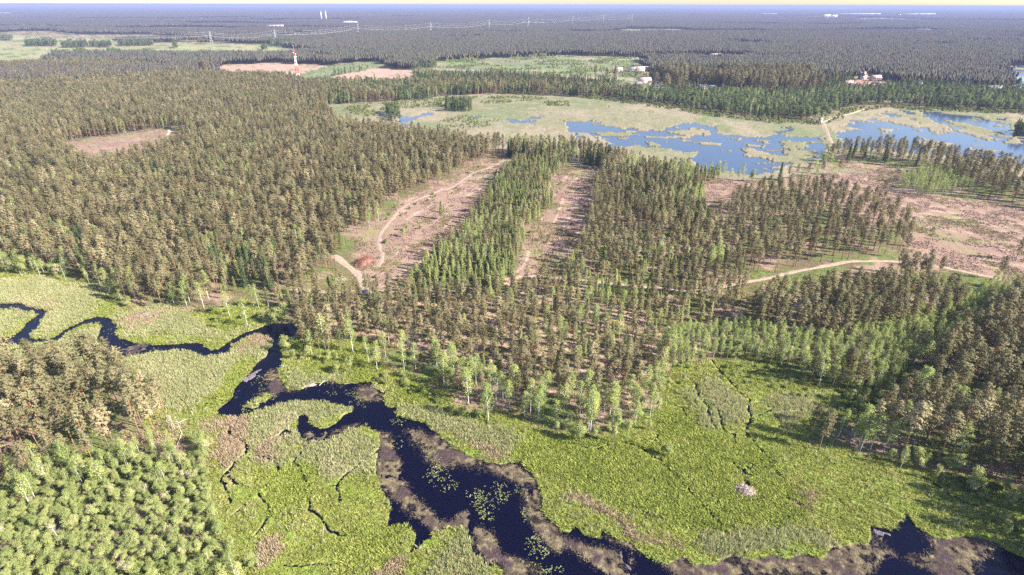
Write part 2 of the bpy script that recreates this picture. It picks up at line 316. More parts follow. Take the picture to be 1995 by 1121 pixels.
class MB:
    """collects solids into one mesh"""
    def __init__(s): s.v = []; s.q = []; s.t = []; s.n = 0
    def add(s, V, Q=None, T=None):
        if Q is not None and len(Q): s.q.append(np.asarray(Q) + s.n)
        if T is not None and len(T): s.t.append(np.asarray(T) + s.n)
        s.v.append(np.asarray(V, float)); s.n += len(V)
    def box(s, x0, x1, y0, y1, z0, z1):
        V = [(x, y, z) for z in (z0, z1) for y in (y0, y1) for x in (x0, x1)]
        s.add(V, [(0,2,3,1),(4,5,7,6),(0,1,5,4),(1,3,7,5),(3,2,6,7),(2,0,4,6)])
    def tube(s, pts, rad, k=6):
        pts = [np.array(p, float) for p in pts]
        if not hasattr(rad, '__len__'): rad = [rad] * len(pts)
        V = []
        for i, p in enumerate(pts):
            d = pts[min(i + 1, len(pts) - 1)] - pts[max(i - 1, 0)]
            d = d / (np.linalg.norm(d) + 1e-9)
            u = np.cross(d, (0, 1, 0) if abs(d[1]) < .8 else (1, 0, 0)); u /= np.linalg.norm(u); w = np.cross(d, u)
            for j in range(k):
                a = 2 * math.pi * j / k
                V.append(p + rad[i] * (math.cos(a) * u + math.sin(a) * w))
        Q = [(i * k + j, i * k + (j + 1) % k, (i + 1) * k + (j + 1) % k, (i + 1) * k + j) for i in range(len(pts) - 1) for j in range(k)]
        n = len(V); V += [pts[0], pts[-1]]
        T = [(n, (j + 1) % k, j) for j in range(k)] + [(n + 1, n - k + j, n - k + (j + 1) % k) for j in range(k)]
        s.add(V, Q, T)
    def build(s, name, mat, parent=None, mesh_only=False, smooth=False):
        F = []
        if s.q: F.append(np.concatenate(s.q))
        if s.t: F.append(np.concatenate(s.t))
        me = mesh_np(name, np.concatenate(s.v), F, [mat], smooth=smooth)
        return me if mesh_only else link(name, me, parent)

# ------------------------------------------------------------------ materials
def newmat(name):
    m = bpy.data.materials.new(name); m.use_nodes = True
    m.node_tree.nodes.clear()
    return m, m.node_tree.nodes, m.node_tree.links
def plain(name, col, rough=.7, var=.12, scale=2.0, metal=0.0, spec=.3):
    m, N, L = newmat(name)
    o = N.new('ShaderNodeOutputMaterial'); b = N.new('ShaderNodeBsdfPrincipled')
    tc = N.new('ShaderNodeTexCoord'); nz = N.new('ShaderNodeTexNoise'); nz.inputs['Scale'].default_value = scale; nz.inputs['Detail'].default_value = 3
    mr = N.new('ShaderNodeMapRange'); mr.inputs[3].default_value = 1 - var * 2; mr.inputs[4].default_value = 1 + var * 2
    mx = N.new('ShaderNodeMix'); mx.data_type = 'RGBA'; mx.blend_type = 'MULTIPLY'; mx.inputs[0].default_value = 1
    mx.inputs[6].default_value = (*col, 1)
    L.new(tc.outputs['Object'], nz.inputs['Vector']); L.new(nz.outputs['Fac'], mr.inputs[0]); L.new(mr.outputs[0], mx.inputs[7])
    L.new(mx.outputs[2], b.inputs['Base Color']); L.new(b.outputs[0], o.inputs[0])
    b.inputs['Roughness'].default_value = rough; b.inputs['Metallic'].default_value = metal
    b.inputs['Specular IOR Level'].default_value = spec
    return m
def leafmat(name, c1, c2, c3=None, trans=.25, scale=.25):
    """foliage: hue differs from plant to plant and softly over each crown"""
    m, N, L = newmat(name)
    o = N.new('ShaderNodeOutputMaterial')
    oi = N.new('ShaderNodeObjectInfo'); cr = N.new('ShaderNodeValToRGB')
    e = cr.color_ramp.elements
    e[0].color = (*c1, 1); e[0].position = 0.0; e[1].color = (*c2, 1); e[1].position = .85
    if c3 is not None:
        k = cr.color_ramp.elements.new(1.0); k.color = (*c3, 1)
    tc = N.new('ShaderNodeTexCoord'); nz = N.new('ShaderNodeTexNoise'); nz.inputs['Scale'].default_value = scale; nz.inputs['Detail'].default_value = 4
    ad = N.new('ShaderNodeMath'); ad.operation = 'MULTIPLY_ADD'; ad.inputs[1].default_value = .75
    mr = N.new('ShaderNodeMapRange'); mr.inputs[1].default_value = .3; mr.inputs[2].default_value = .7; mr.inputs[3].default_value = -.22; mr.inputs[4].default_value = .48
    geo = N.new('ShaderNodeNewGeometry')
    L.new(geo.outputs['Position'], nz.inputs['Vector']); L.new(nz.outputs['Fac'], mr.inputs[0])
    L.new(oi.outputs['Random'], ad.inputs[0]); L.new(mr.outputs[0], ad.inputs[2]); L.new(ad.outputs[0], cr.inputs[0])
    d = N.new('ShaderNodeBsdfDiffuse'); t = N.new('ShaderNodeBsdfTranslucent'); mx = N.new('ShaderNodeMixShader'); mx.inputs[0].default_value = trans
    L.new(cr.outputs[0], d.inputs[0]); L.new(cr.outputs[0], t.inputs[0]); L.new(d.outputs[0], mx.inputs[1]); L.new(t.outputs[0], mx.inputs[2]); L.new(mx.outputs[0], o.inputs[0])
    return m
def barkmat(name, low, high, z0, z1, scale=3.0):
    m, N, L = newmat(name)
    o = N.new('ShaderNodeOutputMaterial'); d = N.new('ShaderNodeBsdfDiffuse')
    tc = N.new('ShaderNodeTexCoord'); sx = N.new('ShaderNodeSeparateXYZ'); mr = N.new('ShaderNodeMapRange')
    mr.inputs[1].default_value = z0; mr.inputs[2].default_value = z1
    mx = N.new('ShaderNodeMix'); mx.data_type = 'RGBA'; mx.inputs[6].default_value = (*low, 1); mx.inputs[7].default_value = (*high, 1)
    nz = N.new('ShaderNodeTexNoise'); nz.inputs['Scale'].default_value = scale
    m2 = N.new('ShaderNodeMix'); m2.data_type = 'RGBA'; m2.blend_type = 'MULTIPLY'; m2.inputs[0].default_value = 1
    r2 = N.new('ShaderNodeMapRange'); r2.inputs[1].default_value = .35; r2.inputs[2].default_value = .65; r2.inputs[3].default_value = .6; r2.inputs[4].default_value = 1.15
    L.new(tc.outputs['Object'], sx.inputs[0]); L.new(sx.outputs[2], mr.inputs[0]); L.new(mr.outputs[0], mx.inputs[0])
    L.new(tc.outputs['Object'], nz.inputs['Vector']); L.new(nz.outputs['Fac'], r2.inputs[0])
    L.new(mx.outputs[2], m2.inputs[6]); L.new(r2.outputs[0], m2.inputs[7]); L.new(m2.outputs[2], d.inputs[0]); L.new(d.outputs[0], o.inputs[0])
    return m
def attrmat(name, trans=0.0, gain=1.0):
    m, N, L = newmat(name)
    o = N.new('ShaderNodeOutputMaterial'); d = N.new('ShaderNodeBsdfDiffuse'); a = N.new('ShaderNodeAttribute'); a.attribute_name = 'col'
    L.new(a.outputs['Color'], d.inputs[0]); L.new(d.outputs[0], o.inputs[0])
    return m
M = {}
M['pine'] = leafmat('pine_needles', (.115,.112,.058), (.248,.228,.122), (.345,.300,.175), trans=.16, scale=.05)
M['young'] = leafmat('young_pine_needles', (.150,.185,.068), (.265,.290,.108), (.360,.360,.145), trans=.2, scale=.05)
M['spruce'] = leafmat('spruce_needles', (.070,.105,.045), (.120,.160,.065))
M['birch'] = leafmat('birch_leaves', (.210,.270,.080), (.350,.390,.125), (.450,.450,.180), trans=.25)
M['broad'] = leafmat('broad_leaves', (.215,.265,.090), (.360,.390,.145), (.470,.410,.270), trans=.22)
M['broadd'] = leafmat('dark_broad_leaves', (.085,.125,.050), (.165,.200,.085), (.230,.240,.120), trans=.2)
M['shrub'] = leafmat('shrub_leaves', (.150,.200,.055), (.260,.300,.100), (.330,.320,.160), trans=.4)
M['sedge'] = leafmat('sedge_blades', (.265,.300,.070), (.360,.390,.105), (.450,.430,.165), trans=.4, scale=.08)
M['lush'] = leafmat('lush_sedge_blades', (.250,.295,.062), (.350,.390,.095), (.440,.430,.150), trans=.4, scale=.08)
M['reed'] = leafmat('reed_stems', (.33,.35,.16), (.46,.46,.24), (.53,.48,.31), trans=.35, scale=.06)
M['dry'] = leafmat('dry_reed_stems', (.32,.25,.155), (.45,.35,.24), (.50,.39,.29), trans=.2, scale=.1)
M['float'] = leafmat('floating_leaf', (.065,.052,.038), (.125,.102,.062), (.18,.15,.08), trans=.1, scale=.2)
M['lily'] = leafmat('lily_leaf', (.13,.15,.06), (.27,.29,.10), (.50,.48,.30), trans=.1, scale=.3)
M['pbark'] = barkmat('pine_bark', (.20,.145,.115), (.42,.22,.12), 3, 9)
M['bbark'] = barkmat('birch_bark', (.55,.52,.50), (.66,.63,.60), 0, 10, 5)
M['gbark'] = barkmat('grey_bark', (.20,.17,.14), (.26,.22,.17), 0, 8, 4)
M['dead'] = barkmat('bare_dead_wood', (.50,.45,.42), (.62,.57,.53), 0, 8, 4)

# ------------------------------------------------------------------ plant meshes
def tris(cent, size, k, spread, r, out=None, bias=.8, flat=1.0):
    n = len(cent)
    c = np.repeat(np.asarray(cent, float), k, 0)
    off = r.normal(0, 1, (n * k, 3)) * spread; off[:, 2] *= flat
    p = c + off
    if out is None: nr = np.tile([0, 0, 1.0], (n * k, 1))
    else: nr = p - out; nr /= (np.linalg.norm(nr, axis=1, keepdims=True) + 1e-6); nr[:, 2] += .35
    nr = nr * bias + r.normal(0, .42, (n * k, 3)); nr /= np.linalg.norm(nr, axis=1, keepdims=True) + 1e-6
    u = np.cross(nr, r.normal(0, 1, (n * k, 3))); u /= np.linalg.norm(u, axis=1, keepdims=True) + 1e-6
    w = np.cross(nr, u)
    s = (size * r.uniform(.6, 1.3, (n * k, 1)))
    V = np.stack([p - u * s * .55 - w * s * .35, p + u * s * .55 - w * s * .3, p + w * s * .65 + u * s * r.uniform(-.3, .3, (n * k, 1))], 1).reshape(-1, 3)
    F = np.arange(len(V)).reshape(-1, 3)
    return V, F
def trunk_mb(H, r0, r, bend=.3, top=.96, k=6):
    mb = MB(); a = r.uniform(0, 6.28)
    pts = [(math.cos(a) * bend * t * t, math.sin(a) * bend * t * t, H * top * t) for t in (0, .12, .35, .6, .8, 1)]
    mb.tube(pts, [r0 * 1.25, r0, r0 * .85, r0 * .65, r0 * .4, r0 * .12], k)
    return mb, np.array(pts)
def axis_at(pts, z):
    return np.array([np.interp(z, pts[:, 2], pts[:, 0]), np.interp(z, pts[:, 2], pts[:, 1]), z])
def cat(parts):
    V = []; F = []; n = 0
    for v, f in parts:
        V.append(v); F.append(f + n); n += len(v)
    return np.concatenate(V), np.concatenate(F)
def pine(seed):
    r = np.random.default_rng(seed); H = 18.0
    mb, ax = trunk_mb(H, .19, r, bend=r.uniform(.1, .6))
    base = r.uniform(.42, .56); parts = []; nb = 0
    z = base * H
    while z < H * .99:
        t = (z - base * H) / (H * (1 - base))
        rad = 2.05 * (math.sin(math.pi * min(1, (t * .80 + .20))) ** .65) * r.uniform(.8, 1.1) + .25
        nbr = 5 if t < .85 else 3
        a0 = r.uniform(0, 6.28)
        for j in range(nbr):
            if r.random() < .16: continue
            a = a0 + j * 2 * math.pi / nbr + r.uniform(-.4, .4)
            L = rad * r.uniform(.55, 1.15); c0 = axis_at(ax, z)
            tip = c0 + np.array([math.cos(a) * L, math.sin(a) * L, L * r.uniform(.0, .35)])
            if L > 1.0: mb.tube([c0, c0 * .35 + tip * .65, tip], [.06, .04, .015], 3)
            q = [c0 * (1 - s) + tip * s for s in ((.55, .8, 1.02) if L > 1.2 else (.6, 1.0))]
            q = np.array(q) + r.normal(0, .12, (len(q), 3))
            parts.append(tris(q, .37, 8, .24, r, out=c0 - np.array([0, 0, .6]), flat=.35, bias=1.1))
        z += r.uniform(.65, 1.0) * (1 - .35 * t)
    parts.append(tris([axis_at(ax, H * .97)], .4, 10, .25, r, out=axis_at(ax, H * .9)))
    return mb, cat(parts), 'pine', 'pbark'
def youngpine(seed):
    r = np.random.default_rng(seed); H = 10.0
    mb, ax = trunk_mb(H, .11, r, bend=.15); parts = []
    z = H * r.uniform(.14, .26)
    while z < H * .98:
        t = z / H; rad = 1.55 * (1 - t) ** .75 + .12
        for j in range(6):
            a = j * 1.047 + r.uniform(-.4, .4) + z
            L = rad * r.uniform(.7, 1.1); c0 = axis_at(ax, z)
            q = np.array([c0 + np.array([math.cos(a) * L * s, math.sin(a) * L * s, L * .35 * s]) for s in (.45, .85)])
            parts.append(tris(q, .40, 4, .17, r, out=c0 - np.array([0, 0, .8]), flat=.8))
        z += .62 * (1 - .3 * t)
    return mb, cat(parts), 'young', 'pbark'
def spruce(seed):
    r = np.random.default_rng(seed); H = 15.0
    mb, ax = trunk_mb(H, .17, r, bend=.05); parts = []
    z = H * .08
    while z < H * .99:
        t = z / H; rad = 2.1 * (1 - t) ** .9 + .12
        for j in range(7):
            a = j * .9 + r.uniform(-.4, .4) + z
            L = rad * r.uniform(.75, 1.1); c0 = axis_at(ax, z)
            q = np.array([c0 + np.array([math.cos(a) * L * s, math.sin(a) * L * s, -L * .25 * s]) for s in (.4, .7, 1)])
            parts.append(tris(q, .42, 4, .2, r, out=c0 - np.array([0, 0, .5]), flat=.5))
        z += .7 * (1 - .35 * t)
    return mb, cat(parts), 'spruce', 'gbark'
def birch(seed, H=15.0, low=.3, rr=1.9, n=95):
    r = np.random.default_rng(seed)
    mb, ax = trunk_mb(H, .15, r, bend=r.uniform(.2, .9)); parts = []
    Q = []
    for i in range(n):
        t = r.uniform(0, 1) ** .85
        z = H * (low + (1 - low) * t); rad = rr * (math.sin(math.pi * (t * .82 + .16)) ** .7) * r.uniform(.45, 1.1)
        a = r.uniform(0, 6.28); c0 = axis_at(ax, min(z, H * .95))
        q = c0 + np.array([math.cos(a) * rad, math.sin(a) * rad, -.12 * rad]); Q.append(q)
        if i % 5 == 0: mb.tube([axis_at(ax, z - rad * .9 if z - rad * .9 > H * .2 else z), (c0 + q) / 2, q], [.06, .04, .015], 3)
    parts.append(tris(np.array(Q), .30, 11, .30, r, out=np.array([0, 0, H * .55]), flat=1.1))
    return mb, cat(parts), 'birch', 'bbark'
def broad(seed, H=9.0, rr=2.7, lobes=11):
    r = np.random.default_rng(seed); H = r.uniform(8, 11.5); rr = r.uniform(1.7, 2.7)
    mb, ax = trunk_mb(H * .7, .16, r, bend=.5)
    Q = []
    for l in range(lobes):
        a = r.uniform(0, 6.28); d = rr * r.uniform(.2, .72); zc = H * r.uniform(.32, .92); lr = rr * r.uniform(.22, .48)
        lc = np.array([math.cos(a) * d, math.sin(a) * d, zc])
        mb.tube([axis_at(ax, min(zc * .5, H * .6)), lc], [.08, .03], 4)
        dr = r.normal(0, 1, (13, 3)); dr /= np.linalg.norm(dr, axis=1, keepdims=True); dr[:, 2] = np.abs(dr[:, 2]) * .9 - .25
        Q.append(lc + dr * lr * r.uniform(.5, 1.35, (13, 1)) * np.array([1, 1, 1.35]))
    V = tris(np.concatenate(Q), .27, 14, .34, r, out=np.array([0, 0, H * .45]), bias=.9)
    return mb, V, 'broad', 'gbark'
def darkbroad(seed):
    a = broad(seed); return a[0], a[1], 'broadd', a[3]
def shrub(seed):
    r = np.random.default_rng(seed)
    mb = MB(); Q = []
    for l in range(6):
        a = r.uniform(0, 6.28); d = r.uniform(.1, 1.25); lc = np.array([math.cos(a) * d, math.sin(a) * d, r.uniform(.7, 1.7)])
        mb.tube([(0, 0, 0), lc * .6, lc], [.06, .04, .02], 4)
        dr = r.normal(0, 1, (9, 3)); dr /= np.linalg.norm(dr, axis=1, keepdims=True); dr[:, 2] = np.abs(dr[:, 2]) * .9 - .3
        Q.append(lc + dr * r.uniform(.45, .75, (9, 1)))
    return mb, tris(np.concatenate(Q), .34, 7, .18, r, out=np.array([0, 0, .4]), bias=1.0), 'shrub', 'gbark'
def dead(seed):
    r = np.random.default_rng(seed); H = 11.0
    mb, ax = trunk_mb(H, .15, r, bend=.8)
    for i in range(12):
        z = H * r.uniform(.35, .9); a = r.uniform(0, 6.28); L = r.uniform(.8, 2.2); c0 = axis_at(ax, z)
        mb.tube([c0, c0 + np.array([math.cos(a) * L * .6, math.sin(a) * L * .6, L * .5]), c0 + np.array([math.cos(a) * L, math.sin(a) * L, L * 1.1])], [.05, .035, .012], 4)
    return mb, None, None, 'dead'
def tuft(seed, h, w, n, bw, lean, rad):
    r = np.random.default_rng(seed)
    a = r.uniform(0, 6.28, n); d = rad * np.sqrt(r.uniform(0, 1, n))
    b = np.stack([np.cos(a) * d, np.sin(a) * d, np.full(n, -.05)], 1)
    la = a + r.uniform(-.8, .8, n); ln = lean * r.uniform(.3, 1.2, n); hh = h * r.uniform(.6, 1.15, n)
    tip = b + np.stack([np.cos(la) * ln, np.sin(la) * ln, hh], 1)
    sa = r.uniform(0, 3.14, n); sd = np.stack([np.cos(sa), np.sin(sa), np.zeros(n)], 1) * bw * r.uniform(.7, 1.3, (n, 1))
    mid = b * .5 + tip * .5; mid[:, 2] += .12 * h
    V = np.stack([b - sd * .6, b + sd * .6, mid + sd, mid - sd, tip], 1).reshape(-1, 3)
    o = np.arange(n)[:, None] * 5
    return V, o + np.array([[0, 1, 2, 3]]), o + np.array([[3, 2, 4]])
PROTO = {}
def make_kind(kind, fn, nvar, name, crown='crown'):
    L = []
    for i in range(nvar):
        mb, cr, lm, bm = fn(100 * len(PROTO) + i)
        tm = mb.build('trunk', M[bm], mesh_only=True)
        cm = mesh_np(crown, cr[0], [cr[1]], [M[lm]]) if cr is not None else None
        # joined copy for the far woods
        tv = np.zeros(len(tm.vertices) * 3, np.float32); tm.vertices.foreach_get('co', tv); tv = tv.reshape(-1, 3)
        Q = np.concatenate(mb.q); T = np.concatenate(mb.t)
        mats = [M[bm]]; V = tv; F3 = T; mi = None
        if cm is not None:
            V = np.concatenate([tv, cr[0]]); F3 = np.concatenate([T, cr[1] + len(tv)]); mats = [M[bm], M[lm]]
            mi = np.concatenate([np.zeros(len(Q) + len(T)), np.ones(len(cr[1]))])
        jm = mesh_np(name, V, [Q, F3], mats, mi=mi)
        L.append((tm, cm, jm))
    PROTO[kind] = L
make_kind('pine', pine, 8, 'pine_tree')
make_kind('young', youngpine, 5, 'young_pine')
make_kind('spruce', spruce, 4, 'spruce_tree')
make_kind('birch', birch, 6, 'birch_tree')
make_kind('broad', broad, 6, 'broadleaf_tree')
make_kind('dark', darkbroad, 6, 'broadleaf_tree')
make_kind('shrub', shrub, 5, 'shrub', 'foliage')
make_kind('dead', dead, 3, 'dead_tree')

def instancer(name, pts, rz, sc, vi, meshes, label, cat, kind='stuff'):
    """one object that repeats a few meshes at its points"""
    n = len(pts)
    me = bpy.data.meshes.new(name)
    me.vertices.add(n); me.vertices.foreach_set('co', np.asarray(pts, np.float32).ravel())
    a = me.attributes.new('rot', 'FLOAT_VECTOR', 'POINT')
    rot = np.zeros((n, 3), np.float32)
    rz = np.asarray(rz)
    if rz.ndim == 2: rot[:] = rz
    else: rot[:, 2] = rz
    a.data.foreach_set('vector', rot.ravel())
    a = me.attributes.new('siz', 'FLOAT_VECTOR', 'POINT')
    sc = np.asarray(sc, np.float32)
    if sc.ndim == 1: sc = np.stack([sc] * 3, 1)
    a.data.foreach_set('vector', sc.astype(np.float32).ravel())
    a = me.attributes.new('pick', 'INT', 'POINT'); a.data.foreach_set('value', np.asarray(vi, np.int32))
    for m in meshes:
        for mm in m.materials:
            if mm.name not in [x.name for x in me.materials]: me.materials.append(mm)
    ng = bpy.data.node_groups.new(name + '_scatter', 'GeometryNodeTree')
    ng.interface.new_socket('Geometry', in_out='INPUT', socket_type='NodeSocketGeometry')
    ng.interface.new_socket('Geometry', in_out='OUTPUT', socket_type='NodeSocketGeometry')
    N, L = ng.nodes, ng.links
    gi = N.new('NodeGroupInput'); go = N.new('NodeGroupOutput')
    iop = N.new('GeometryNodeInstanceOnPoints'); jn = N.new('GeometryNodeJoinGeometry')
    for m in meshes:
        po = bpy.data.objects.new(name, m)
        oi = N.new('GeometryNodeObjectInfo'); oi.inputs[0].default_value = po
        oi.inputs['As Instance'].default_value = False
        g2 = N.new('GeometryNodeGeometryToInstance')
        L.new(oi.outputs['Geometry'], g2.inputs[0]); L.new(g2.outputs[0], jn.inputs[0])
    def attr(nm, tp):
        x = N.new('GeometryNodeInputNamedAttribute'); x.data_type = tp; x.inputs[0].default_value = nm
        return x.outputs[0]
    L.new(gi.outputs[0], iop.inputs['Points']); L.new(jn.outputs[0], iop.inputs['Instance'])
    iop.inputs['Pick Instance'].default_value = True
    L.new(attr('pick', 'INT'), iop.inputs['Instance Index'])
    L.new(attr('rot', 'FLOAT_VECTOR'), iop.inputs['Rotation'])
    L.new(attr('siz', 'FLOAT_VECTOR'), iop.inputs['Scale'])
    L.new(iop.outputs[0], go.inputs[0])
    o = link(name, me)
    md = o.modifiers.new('scatter', 'NODES'); md.node_group = ng
    tag(o, label, cat, kind=kind)
    return o
# ------------------------------------------------------------------ roads (world polylines)
def smooth(L, step=2.0):
    P = np.array([at(a, b)[:2] for a, b in L]); out = []
    for i in range(len(P) - 1):
        p0 = P[max(i - 1, 0)]; p1 = P[i]; p2 = P[i + 1]; p3 = P[min(i + 2, len(P) - 1)]
        n = max(2, int(np.linalg.norm(p2 - p1) / step))
        for k in range(n):
            t = k / n
            out.append(.5 * ((2 * p1) + (-p0 + p2) * t + (2 * p0 - 5 * p1 + 4 * p2 - p3) * t * t + (-p0 + 3 * p1 - 3 * p2 + p3) * t ** 3))
    out.append(P[-1]); return np.array(out)
RD = [(n, w, smooth(L)) for n, w, L in ROADS]
def roaddist(x, y):
    d = np.full(x.shape, 1e9)
    for n, w, Q in RD:
        x0, y0 = Q.min(0) - 14; x1, y1 = Q.max(0) + 14
        s = np.nonzero((x > x0) & (x < x1) & (y > y0) & (y < y1))
        if len(s[0]) == 0: continue
        X, Y = x[s], y[s]; dm = np.full(X.shape, 1e9)
        for i in range(0, len(Q) - 1, 2):
            a = Q[i]; b = Q[min(i + 2, len(Q) - 1)]; ab = b - a
            t = np.clip(((X - a[0]) * ab[0] + (Y - a[1]) * ab[1]) / (ab @ ab + 1e-9), 0, 1)
            dm = np.minimum(dm, np.hypot(X - a[0] - t * ab[0], Y - a[1] - t * ab[1]) - w / 2)
        d[s] = np.minimum(d[s], dm)
    return d

# ------------------------------------------------------------------ ground sheet
def lerp(a, b, t): return a + (b - a) * np.clip(t, 0, 1)[..., None]
WZ = -0.30
def build_ground():
    fine = np.linspace(-60, 60, 1250)
    ang = R(1) * np.concatenate([fine, np.linspace(60, 300, 42)[1:-1]])
    rows = [20.0, 40.0, 58.0]
    r = 70.0
    while r < 70000:
        rows.append(r); r += max(.20, r * r / (CAM_H * 569) * .85)
    rows = np.array(rows)
    A, Rr = np.meshgrid(ang, rows)
    x = np.sin(A) * Rr; y = np.cos(A) * Rr
    cl, px, py = classify(x, y)
    D = Rr
    c = np.array([COL[k] for k in CN])[cl]
    near = np.clip(1 - (D - 300) / 900, 0.15, 1)
    n1 = fbm(x, y, 28, 101, 3); n2 = fbm(x, y, 5, 111, 3); n3 = fbm(x, y, 1.3, 121, 2); nf = fbm(x, y * .45, 60, 131, 3)
    def upd(k, f):
        s = cl == CI[k]
        if s.any(): c[s] = f(s)
    upd('floor', lambda s: lerp(lerp(c[s], np.array([.120,.145,.050]), (n2[s] - .46) * 7 + (n1[s] - .5) * 5), np.array([.27,.19,.145]), (fbm(x[s], y[s], 12, 141, 3) - .53) * 9))
    spars = pip(px, py, [(640,600),(820,560),(1010,540),(1250,600),(1330,700),(1250,800),(1150,800),(1000,740),(800,680),(640,640)]) & (cl == CI['floor'])
    c[spars] = lerp(c[spars], np.array([.36,.255,.185]), (n2[spars] - .38) * 6)
    upd('sand', lambda s: lerp(lerp(c[s], np.array([.22,.205,.10]), (n1[s] - .59) * 7 + (n2[s] - .5) * 3), np.array([.22,.145,.115]), (n3[s] - .55) * 4))
    upd('sedge', lambda s: lerp(lerp(c[s], np.array([.25,.235,.095]), (n1[s] - .5) * 6), np.array([.165,.23,.042]), (n2[s] - .52) * 6))
    upd('lush', lambda s: lerp(c[s], np.array([.20,.235,.055]), (n1[s] - .55) * 6))
    upd('pale', lambda s: lerp(c[s], np.array([.18,.235,.06]), (n1[s] - .47) * 6))
    upd('dry', lambda s: lerp(c[s], np.array([.28,.27,.13]), (n2[s] - .5) * 6))
    upd('wet', lambda s: lerp(lerp(c[s], np.array([.255,.22,.15]), (nf[s] - .46) * 8), np.array([.160,.175,.092]), (fbm(x[s], y[s] * .5, 45, 151, 3) - .56) * 6 + (pip(px[s], py[s], [(640,200),(1180,180),(1180,212),(900,240),(900,280),(700,270)]) * .9)))
    upd('isle', lambda s: lerp(c[s], np.array([.235,.205,.135]), (nf[s] - .48) * 9))
    upd('fyel', lambda s: lerp(lerp(c[s], np.array([.22,.24,.11]), (fbm(x[s] * .3, y[s], 40, 161, 3) - .46) * 8), np.array([.10,.14,.05]), (fbm(x[s] * .10, y[s], 22, 171, 2) - .62) * 14))
    upd('mead', lambda s: lerp(lerp(c[s], np.array([.26,.24,.15]), (fbm(x[s] * .25, y[s], 40, 181, 3) - .55) * 8), np.array([.14,.21,.07]), (fbm(x[s] * .2, y[s], 26, 191, 3) - .56) * 9))
    upd('fgrn', lambda s: lerp(c[s], np.array([.18,.21,.11]), (n1[s] - .5) * 6))
    upd('mat', lambda s: lerp(lerp(c[s], np.array([.165,.135,.080]), (n3[s] - .50) * 5), np.array([.06,.042,.045]), (n2[s] - .58) * 8))
    upd('canopy', lambda s: lerp(lerp(c[s], np.array([.10,.13,.05]), (fbm(x[s] * .25, y[s] * .8, 900, 201, 3) - .58) * 8), np.array([.5,.45,.35]), (fbm(x[s] * .3, y[s], 500, 211, 2) - .80) * 30))
    # wheel ruts over the clear-felled slope
    for P, a0, fr in ((CLR4, 2.62, .30), (CLR1, 1.15, .35), (CLR2, 1.35, .35)):
        s = pip(px, py, P) & (cl == CI['sand'])
        xx, yy = x[s], y[s]
        u = xx * math.sin(a0) - yy * math.cos(a0) + 14 * (fbm(xx, yy, 45, 221, 2) - .5)
        st = np.clip(np.cos(u * fr * 2) * 4 - 2.9, 0, 1) * (fbm(xx, yy, 25, 231, 2) > .46)
        c[s] = lerp(c[s], np.array([.42,.31,.25]), st * .8)
    c *= (1 + (n3 - .5)[..., None] * .55 * near[..., None]) * (1 + (n2 - .5)[..., None] * .35)
    # heights
    z = np.zeros(x.shape)
    bump = {'sedge': .38, 'lush': .48, 'pale': .35, 'dry': .35, 'floor': .25, 'sand': .22}
    n4 = fbm(x, y, .8, 241, 2)
    for k, a in bump.items():
        s = cl == CI[k]; z[s] = (n4[s] - .35) * a + (n2[s] - .5) * a * .8
    z = z * np.clip(1 - (D - 250) / 400, 0, 1)
    s = cl == CI['wet']; z[s] = .05
    s = cl == CI['isle']; z[s] = .25 + .3 * n2[s]
    s = cl == CI['mud']; z[s] = -1.1
    s = cl == CI['mat']; z[s] = WZ + .01 + (n3[s] - .42) * .16 + (n2[s] - .45) * .16
    s = cl == CI['peat']; z[s] = WZ + .02 + (n2[s] - .45) * .3
    rd = roaddist(x, y); f = np.clip(rd / 1.5, 0, 1); z = np.where(z > -.25, z * f - .02, z)
    # gentle mound relief in the clear-felled slope
    s = np.zeros(x.shape, bool)
    n_r, n_a = x.shape
    V = np.stack([x, y, z], -1).reshape(-1, 3)
    i = np.arange((n_r - 1) * n_a).reshape(n_r - 1, n_a)
    j = np.roll(i, -1, 1)
    Q = np.stack([i, j, j + n_a, i + n_a], -1).reshape(-1, 4)
    ctr = len(V); V = np.concatenate([V, [[0, 0, 0]]])
    k = np.arange(n_a); T = np.stack([k, np.full(n_a, ctr), np.roll(k, -1)], 1)
    col = np.concatenate([c.reshape(-1, 3), [[.1, .1, .05]]])
    wet = np.concatenate([((cl == CI['mat']) | (cl == CI['mud'])).astype(float).ravel(), [0]])
    m, N, L = newmat('ground_cover')
    o = N.new('ShaderNodeOutputMaterial'); b = N.new('ShaderNodeBsdfPrincipled'); a = N.new('ShaderNodeAttribute'); a.attribute_name = 'col'
    geo = N.new('ShaderNodeNewGeometry'); nz = N.new('ShaderNodeTexNoise'); nz.inputs['Scale'].default_value = 1.7; nz.inputs['Detail'].default_value = 4; nz.inputs['Roughness'].default_value = .7
    mr = N.new('ShaderNodeMapRange'); mr.inputs[1].default_value = .3; mr.inputs[2].default_value = .7; mr.inputs[3].default_value = .62; mr.inputs[4].default_value = 1.38
    mx = N.new('ShaderNodeMix'); mx.data_type = 'RGBA'; mx.blend_type = 'MULTIPLY'; mx.inputs[0].default_value = 1
    bp = N.new('ShaderNodeBump'); bp.inputs['Strength'].default_value = .9; bp.inputs['Distance'].default_value = .5
    L.new(geo.outputs['Position'], nz.inputs['Vector']); L.new(nz.outputs['Fac'], mr.inputs[0]); L.new(a.outputs['Color'], mx.inputs[6]); L.new(mr.outputs[0], mx.inputs[7])
    L.new(mx.outputs[2], b.inputs['Base Color']); L.new(nz.outputs['Fac'], bp.inputs['Height']); L.new(bp.outputs[0], b.inputs['Normal'])
    b.inputs['Roughness'].default_value = .95; b.inputs['Specular IOR Level'].default_value = .08
    L.new(b.outputs[0], o.inputs[0])
    me = mesh_np('ground', V, [Q[:, ::-1], T], [m], attrs={'col': col}, smooth=True)
    g = link('ground', me); tag(g, kind='structure')
build_ground()

